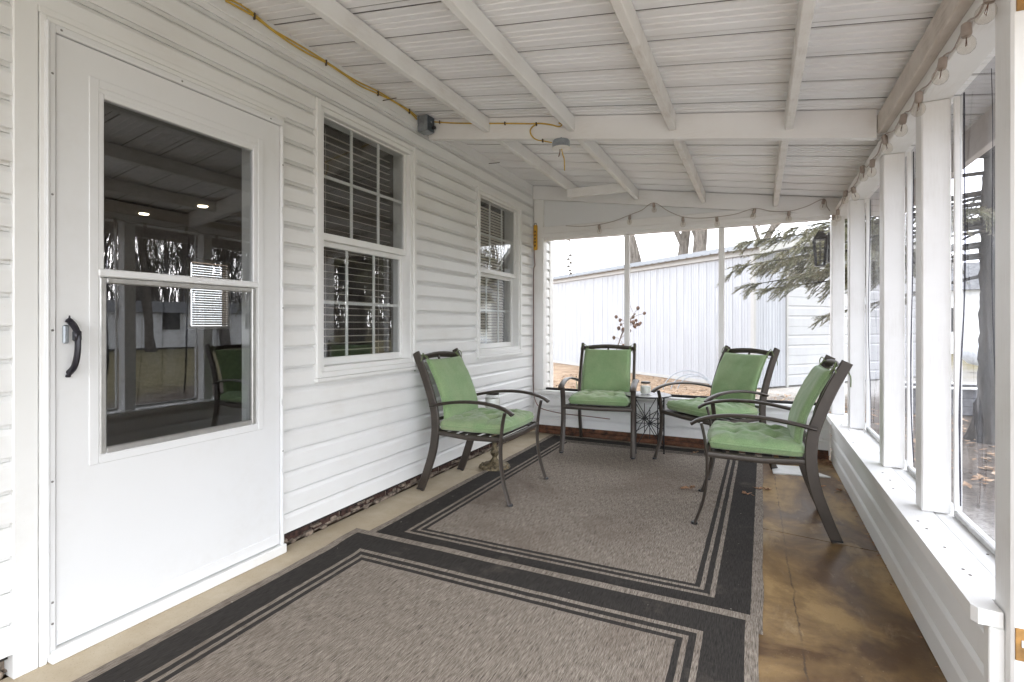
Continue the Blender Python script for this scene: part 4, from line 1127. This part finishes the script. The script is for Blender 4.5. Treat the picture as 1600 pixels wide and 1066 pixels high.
for k in range(22):
    t = rnd.uniform(.55, 1.0); cp = catmull(st, 8); b = cp[int(t*(len(cp)-1))]
    e = b + Vector((rnd.uniform(-.20,.16), rnd.uniform(-.12,.12), rnd.uniform(-.08,.16)))
    m.tube([b, (b+e)/2+Vector((0,0,.01)), e], .0025, 4); podp.append(e)
m.build('stem', M['twig'], dp)
pod = MB().lathe([(.003,-.022),(.014,-.010),(.019,.004),(.013,.016),(.004,.022)], n=8).mesh('seed_pod', M['pod'], True)
for e in podp: obj('seed_pod', pod, dp, e, (rnd.uniform(-.6,.6), rnd.uniform(-.6,.6), 0), [rnd.uniform(.8,1.3)]*3)
# hoops leaning by the shed
hp = empty('wire_hoop', 'thin grey metal hoops standing in the leaf litter by the shed', 'hoop')
c = onz(1090, 600, GZ); c.y -= 1.2; c.x -= .05
for (r_, dx, tl) in ((.48,0,0),(.40,.05,.12),(.36,.12,.25)):
    MB().tube([(c.x+dx+r_*math.cos(t), c.y+tl, GZ-.1+r_*math.sin(t)) for t in [math.pi*k/16 for k in range(17)]], .010, 6).build('hoop', M['galv'], hp, smooth=True)
# litter leaves in the near yard
lit = MB()
for i in range(5200):
    x = rnd.uniform(-4.5, 3.5); y = rnd.uniform(5.15, 13.0)
    if (Vector((x,y,0))-P0).dot(NL) < .1: continue
    s = rnd.uniform(.02,.055); a = rnd.uniform(0,6.3); z = GZ+rnd.uniform(-.005,.02)
    d, e = Vector((math.cos(a),math.sin(a),rnd.uniform(-.3,.3)))*s, Vector((-math.sin(a),math.cos(a),rnd.uniform(-.3,.3)))*s*.55
    p = Vector((x,y,z)); lit.add([p-d, p+e, p+d, p-e], [(0,1,2,3)])
def littermat():
    n = N('leaf_litter_mix'); g_ = n.geo(); f = n.n('ShaderNodeTexWhiteNoise'); n.l(n.map(g_, (9,9,0)), f.inputs['Vector'])
    fl = n.noise(g_, 14, 2); return n.princ(n.ramp(fl, (.3,(.10,.055,.03)), (.45,(.25,.15,.085)), (.58,(.36,.25,.16)), (.7,(.46,.37,.28))), .9, spec=.1)
lit.build('leaf_litter', littermat(), label='orange brown fallen leaves covering the yard by the shed', cat='leaves', kind='stuff')

def grow(m, p, d, L, r, lev, rg, kids, twist=.5, up=.12, minr=.004):
    pts = [p]; rad = [r]; n_ = 5 if lev > 0 else 3; q_ = p.copy(); dd = d.copy()
    for k in range(n_):
        dd = (dd + Vector((rg.uniform(-1,1), rg.uniform(-1,1), rg.uniform(-.6,1)*1.0))*(.13*twist*2) + Vector((0,0,up*.3))).normalized()
        q_ = q_ + dd*(L/n_); pts.append(q_.copy()); rad.append(max(minr, r*(1-.62*(k+1)/n_)))
    m.tube(pts, rad, 8 if r > .1 else (5 if r > .02 else 3), cap=False)
    if lev <= 0: return
    for k in range(kids):
        t = rg.uniform(.35, 1.0); i = min(int(t*n_), n_-1); b = pts[i].lerp(pts[i+1], t*n_-i)
        ax = Vector((rg.uniform(-1,1), rg.uniform(-1,1), rg.uniform(-.2,.6))); nd = (dd*.75 + ax*.75).normalized()
        grow(m, b, nd, L*rg.uniform(.5,.75), max(minr, r*(1-.62*t)*rg.uniform(.45,.7)), lev-1, rg, kids, twist, up, minr)
def baretree(label, loc, seed, h, r, stems, group='bare trees beyond the yard', lev=4, kids=4):
    rg = random.Random(seed); t = empty('bare_tree', label, 'tree', group, loc=loc)
    tr = MB(); cr = MB()
    for (d, hh, rr, off) in stems:
        d = Vector(d).normalized(); pts = [Vector((*off, -.1))]; q_ = pts[0].copy(); dd = d.copy(); rad = [rr*1.25]
        for k in range(8):
            dd = (dd + Vector((rg.uniform(-1,1), rg.uniform(-1,1), .3))*.05).normalized(); q_ = q_ + dd*(hh/8); pts.append(q_.copy()); rad.append(rr*(1-.55*(k+1)/8))
        tr.tube(pts, rad, 10, cap=True)
        for k in range(kids+2):
            tt = rg.uniform(.55, 1.0); i = min(int(tt*8), 7); b = pts[i].lerp(pts[i+1], tt*8-i)
            nd = (dd*.8 + Vector((rg.uniform(-1,1), rg.uniform(-1,1), rg.uniform(0,.6)))*.8).normalized()
            grow(cr, b, nd, hh*rg.uniform(.35,.6), rr*(1-.55*tt)*.6, lev-1, rg, kids, .6, .1, .006)
    tr.build('trunk', M['bark'], t, smooth=True); cr.build('crown', M['bark'], t)
    return t
def polar(u, dist): d = ray(u, 507); d = Vector((d.x, d.y, 0)); return d*(dist)   # dist measured along the view axis
p = polar(1022, 23); baretree('single leaning grey trunk behind the shed, leftmost of the bare trees', (p.x, p.y, GZ), 3, 9, .24, [((-.16,.0,1), 9, .36, (0,0))], 'bare trees behind the shed')
p = polar(1052, 24); baretree('straight grey trunk behind the shed, between a leaning and a forked one', (p.x, p.y, GZ), 5, 9, .24, [((.05,0,1), 9, .33, (0,0))], 'bare trees behind the shed')
p = polar(1083, 23); baretree('forked grey trunk behind the shed, rightmost of the bare trees', (p.x, p.y, GZ), 8, 9, .3, [((.12,.0,1), 9, .42, (0,0)), ((.62,.1,1), 9, .22, (.1,0))], 'bare trees behind the shed')
far = [((x, y), 20+i, None) for i, (x, y) in enumerate([(19,8.5),(21,12),(22.5,15),(31,22),(24,20),(33,13),(20,24),(30,6),(16,22),(34,27),(25,3.5),(36,18),(29,27),(18,17.5),(24,9.5),(33,9),(22,29),(37,23)])]
proto = None
for i, ((x, y), sdd, lb) in enumerate(far):
    if i < 3:
        t = baretree('bare brown winter tree among the woods mirrored in the door glass', (x, y, GZ), sdd, 7, .2, [((rnd.uniform(-.1,.1),rnd.uniform(-.1,.1),1), 6.5, .2, (0,0)), ((rnd.uniform(-.4,.4),rnd.uniform(-.4,.4),1), 5.5, .13, (.2,.1))], 'winter woods beyond the lawn', 5, 4)
        if i == 0: protos = []
        protos.append(t)
    else:
        t = copy_tree(protos[i % 3]); t.location = (x, y, GZ); t.rotation_euler = (0,0,sdd*1.3); t.scale = [rnd.uniform(.85,1.25)]*3

# spruce
SP = Vector((2.36, 7.38, GZ))
spr = empty('spruce_tree', 'tall spruce with rough dark trunk and drooping branches outside the plastic bays', 'tree', loc=SP)
m = MB(); pts = []; rad = []
for k in range(140):
    z = 10*k/139; pts.append((.02*noise.noise((z*.7,0,0)), .02*noise.noise((z*.7,5,0)), z-.05)); rad.append(.165*(1-z/11) + .13*math.exp(-z*3.5) + .012*noise.noise((z*6,1,2)))
m.tube(pts, rad, 30)
m.v = [tuple(Vector(q_) + Vector((q_[0], q_[1], 0)).normalized()*(.03*noise.noise((q_[0]*16, q_[1]*16, q_[2]*7)) + .014*noise.noise((q_[0]*40, q_[1]*40, q_[2]*22)))) if Vector((q_[0],q_[1],0)).length > .01 else q_ for q_ in m.v]
m.build('trunk', M['sprucebark'], spr, smooth=True)
rg = random.Random(11)
br = MB(); nd_ = MB()
def sprig(p, d, L, up):
    """a drooping twig thick with needles"""
    n_ = max(4, int(L/.035)); pp = []
    side = d.cross(Vector((0,0,1)));
    side = side.normalized() if side.length > .01 else Vector((1,0,0))
    for k in range(n_+1):
        t = k/n_; pp.append(p + d*(L*t) + Vector((0,0,-.22*L*t*t)))
    br.tube([pp[0], pp[len(pp)//2], pp[-1]], [.004,.003,.0015], 3, cap=False)
    for k in range(n_):
        b = pp[k]
        for q_ in range(6):
            a = rg.uniform(0, 6.28); ax = side*math.cos(a)+Vector((0,0,1))*math.sin(a)
            nd2 = (d*.85 + ax*.8 + Vector((0,0,-.1))).normalized()*rg.uniform(.035,.062)
            wv = nd2.cross(ax + d*.3); wv = (wv.normalized() if wv.length > 1e-4 else side)*.0045
            b2 = b + d*rg.uniform(0,.035)
            nd_.v += [tuple(b2-wv), tuple(b2+wv), tuple(b2+nd2)]; i = len(nd_.v); nd_.f.append((i-3, i-2, i-1))
def bough(z, az, L, droop, dens):
    d0 = Vector((math.cos(az), math.sin(az), 0)); pts = []
    for k in range(11):
        t = k/10; pts.append(Vector((0,0,z)) + d0*(L*t) + Vector((.05*noise.noise((t*3,az,z)), .05*noise.noise((t*3,az,z+5)), -droop*L*(t**1.3) + .10*L*max(0,t-.6)**1.2)))
    br.tube(pts, [.022*(1-.85*k/10)*(.5+L/4) for k in range(11)], 5, cap=False)
    ns = int(dens*L*.62)
    for k in range(ns):
        t = rg.uniform(.22, 1.0)**.8; i = min(int(t*10), 9); b = pts[i].lerp(pts[i+1], t*10-i)
        s = rg.choice((-1, 1)); dv = (pts[i+1]-pts[i]).normalized(); sd3 = Vector((-d0.y, d0.x, 0))*s
        l2 = rg.uniform(.18,.55)*(1.15-.5*t)
        dd = (dv*rg.uniform(.5,1.0) + sd3*rg.uniform(.3,1.0) + Vector((0,0,rg.uniform(-.45,.08)))).normalized()
        sprig(b, dd, l2, 0)
        for q_ in range(2):
            d4 = (dd + sd3*rg.uniform(-.6,.6) + Vector((0,0,rg.uniform(-.7,0)))).normalized(); sprig(b+dd*l2*rg.uniform(.3,.8), d4, l2*.55, 0)
    sprig(pts[-1], d0, .2, 0)
for (z, az, L, dr, de) in ((2.18,170,2.5,.18,26),(2.42,178,2.6,.18,26),(2.02,188,2.3,.17,24),(2.40,164,2.3,.18,22),(2.05,200,2.0,.14,20),(2.62,172,2.55,.12,22),(2.45,185,2.35,.16,22),(2.75,160,2.4,.10,20),(2.35,196,2.3,.18,22),(2.95,180,2.5,.09,18),(2.55,205,2.1,.15,18),(3.15,168,2.5,.05,16),(2.15,178,1.7,.18,16),(3.3,192,2.3,.10,16),(2.3,215,1.9,.2,16),(2.7,148,2.0,.15,14)):
    bough(z, R(az), L, dr, de)
for k in range(46):
    z = 1.75 + 6.4*(k/46)**1.15; bough(z, k*2.399, max(.5, 2.7*(1-z/10.5)*rg.uniform(.75,1.1)), rg.uniform(.1,.28), 20)
br.build('branches', M['sprucebark'], spr); nd_.build('needles', M['needle'], spr, kind='stuff')

# far thicket of the winter woods, one mass of stems
th = MB(); rt = random.Random(5)
for i in range(5200):
    a_z = R(rt.uniform(-8, 68)); dd_ = rt.uniform(40, 62)
    x_, y_ = dd_*math.cos(a_z), dd_*math.sin(a_z); hh_ = rt.uniform(4, 11); lx, ly = rt.uniform(-.22,.22), rt.uniform(-.22,.22)
    z0_ = rt.choice((GZ-.3, rt.uniform(0, 6))); ww = rt.uniform(.015,.07)
    th.tube([(x_,y_,z0_),(x_+lx*hh_*.4,y_+ly*hh_*.4,z0_+hh_*.5),(x_+lx*hh_*1.5,y_+ly*hh_*1.5,z0_+hh_)], [ww, ww*.6, .006], 3, cap=False)
th.build('winter_thicket', M['bark'], label='distant brown winter thicket closing off the lawn', cat='woods', kind='stuff')

# propane tank, planter box, far building
tk = empty('propane_tank', 'white horizontal propane tank on the lawn past the spruce trunk', 'tank', loc=(5.05, 17.6, GZ), rz=R(-18))
prof = [(.02,-1.25),(.14,-1.22),(.25,-1.12),(.29,-.98),(.30,-.9),(.30,.9),(.29,.98),(.25,1.12),(.14,1.22),(.02,1.25)]
MB().lathe(prof, n=24).xf(Matrix.Translation((1.1,0,.48)) @ Matrix.Rotation(R(90), 4, 'Y')).build('tank_body', M['tank'], tk, smooth='angle')
for x in (.4, 1.8): MB().box(x-.06, x+.06, -.25, .25, .0, .26, .01).build('tank_foot', M['tank'], tk)
MB().lathe([(.13,0),(.14,.06),(.10,.15),(.02,.17)], (1.1,0,.77), 14).build('valve_dome', M['tank'], tk, smooth='angle')
pb = empty('planter_box', 'low grey timber planter box with pale top rail by the spruce', 'planter', loc=(2.55, 9.55, GZ), rz=R(12))
for k in range(3): MB().box(-.75,.75,-.35,-.30,.0+k*.12,.115+k*.12,.005).build('plank', M['planter'], pb); MB().box(-.75,.75,.30,.35,.0+k*.12,.115+k*.12,.005).build('plank', M['planter'], pb); MB().box(-.75,-.70,-.298,.298,.0+k*.12,.115+k*.12,.005).build('plank', M['planter'], pb); MB().box(.70,.75,-.298,.298,.0+k*.12,.115+k*.12,.005).build('plank', M['planter'], pb)
MB().box(-.70,.70,-.30,.30,.02,.26).build('soil', M['ground'], pb)
MB().box(-.78,.78,-.40,-.28,.361,.385,.004).build('top_rail', M['trim'], pb); MB().box(-.78,.78,.28,.40,.361,.385,.004).build('top_rail', M['trim'], pb)
fb = empty('outbuilding', 'low white building with grey roof far beyond the propane tank', 'building', loc=(10.2, 27.5, GZ), rz=R(-15))
def bldg(b, L, D, hh, rh):
    m = MB().box(-L/2,L/2,-D/2,D/2,0,hh); m.build('wall', M['trim'], b)
    MB().prism([(-D/2-.3,hh+.01),(D/2+.3,hh+.01),(0,hh+rh)], 'x', -L/2-.3, L/2+.3).build('roof', M['roofshingle'], b)
    for k in range(3):
        x = -L/2 + L*(k+.5)/3; wdw = MB().box(x-.5,x+.5,-D/2-.04,-D/2-.002,.9,2.0).build('window', M['trim'], b); MB().box(x-.42,x+.42,-D/2-.05,-D/2-.041,.98,1.92).build('pane', M['darkgap'], wdw)
bldg(fb, 9, 5, 2.6, 1.3)
fb2 = empty('long_white_building', 'long white building at the edge of the woods, mirrored in the door glass', 'building', loc=(27, 18, GZ), rz=R(-75))
bldg(fb2, 13, 4, 1.9, .7)
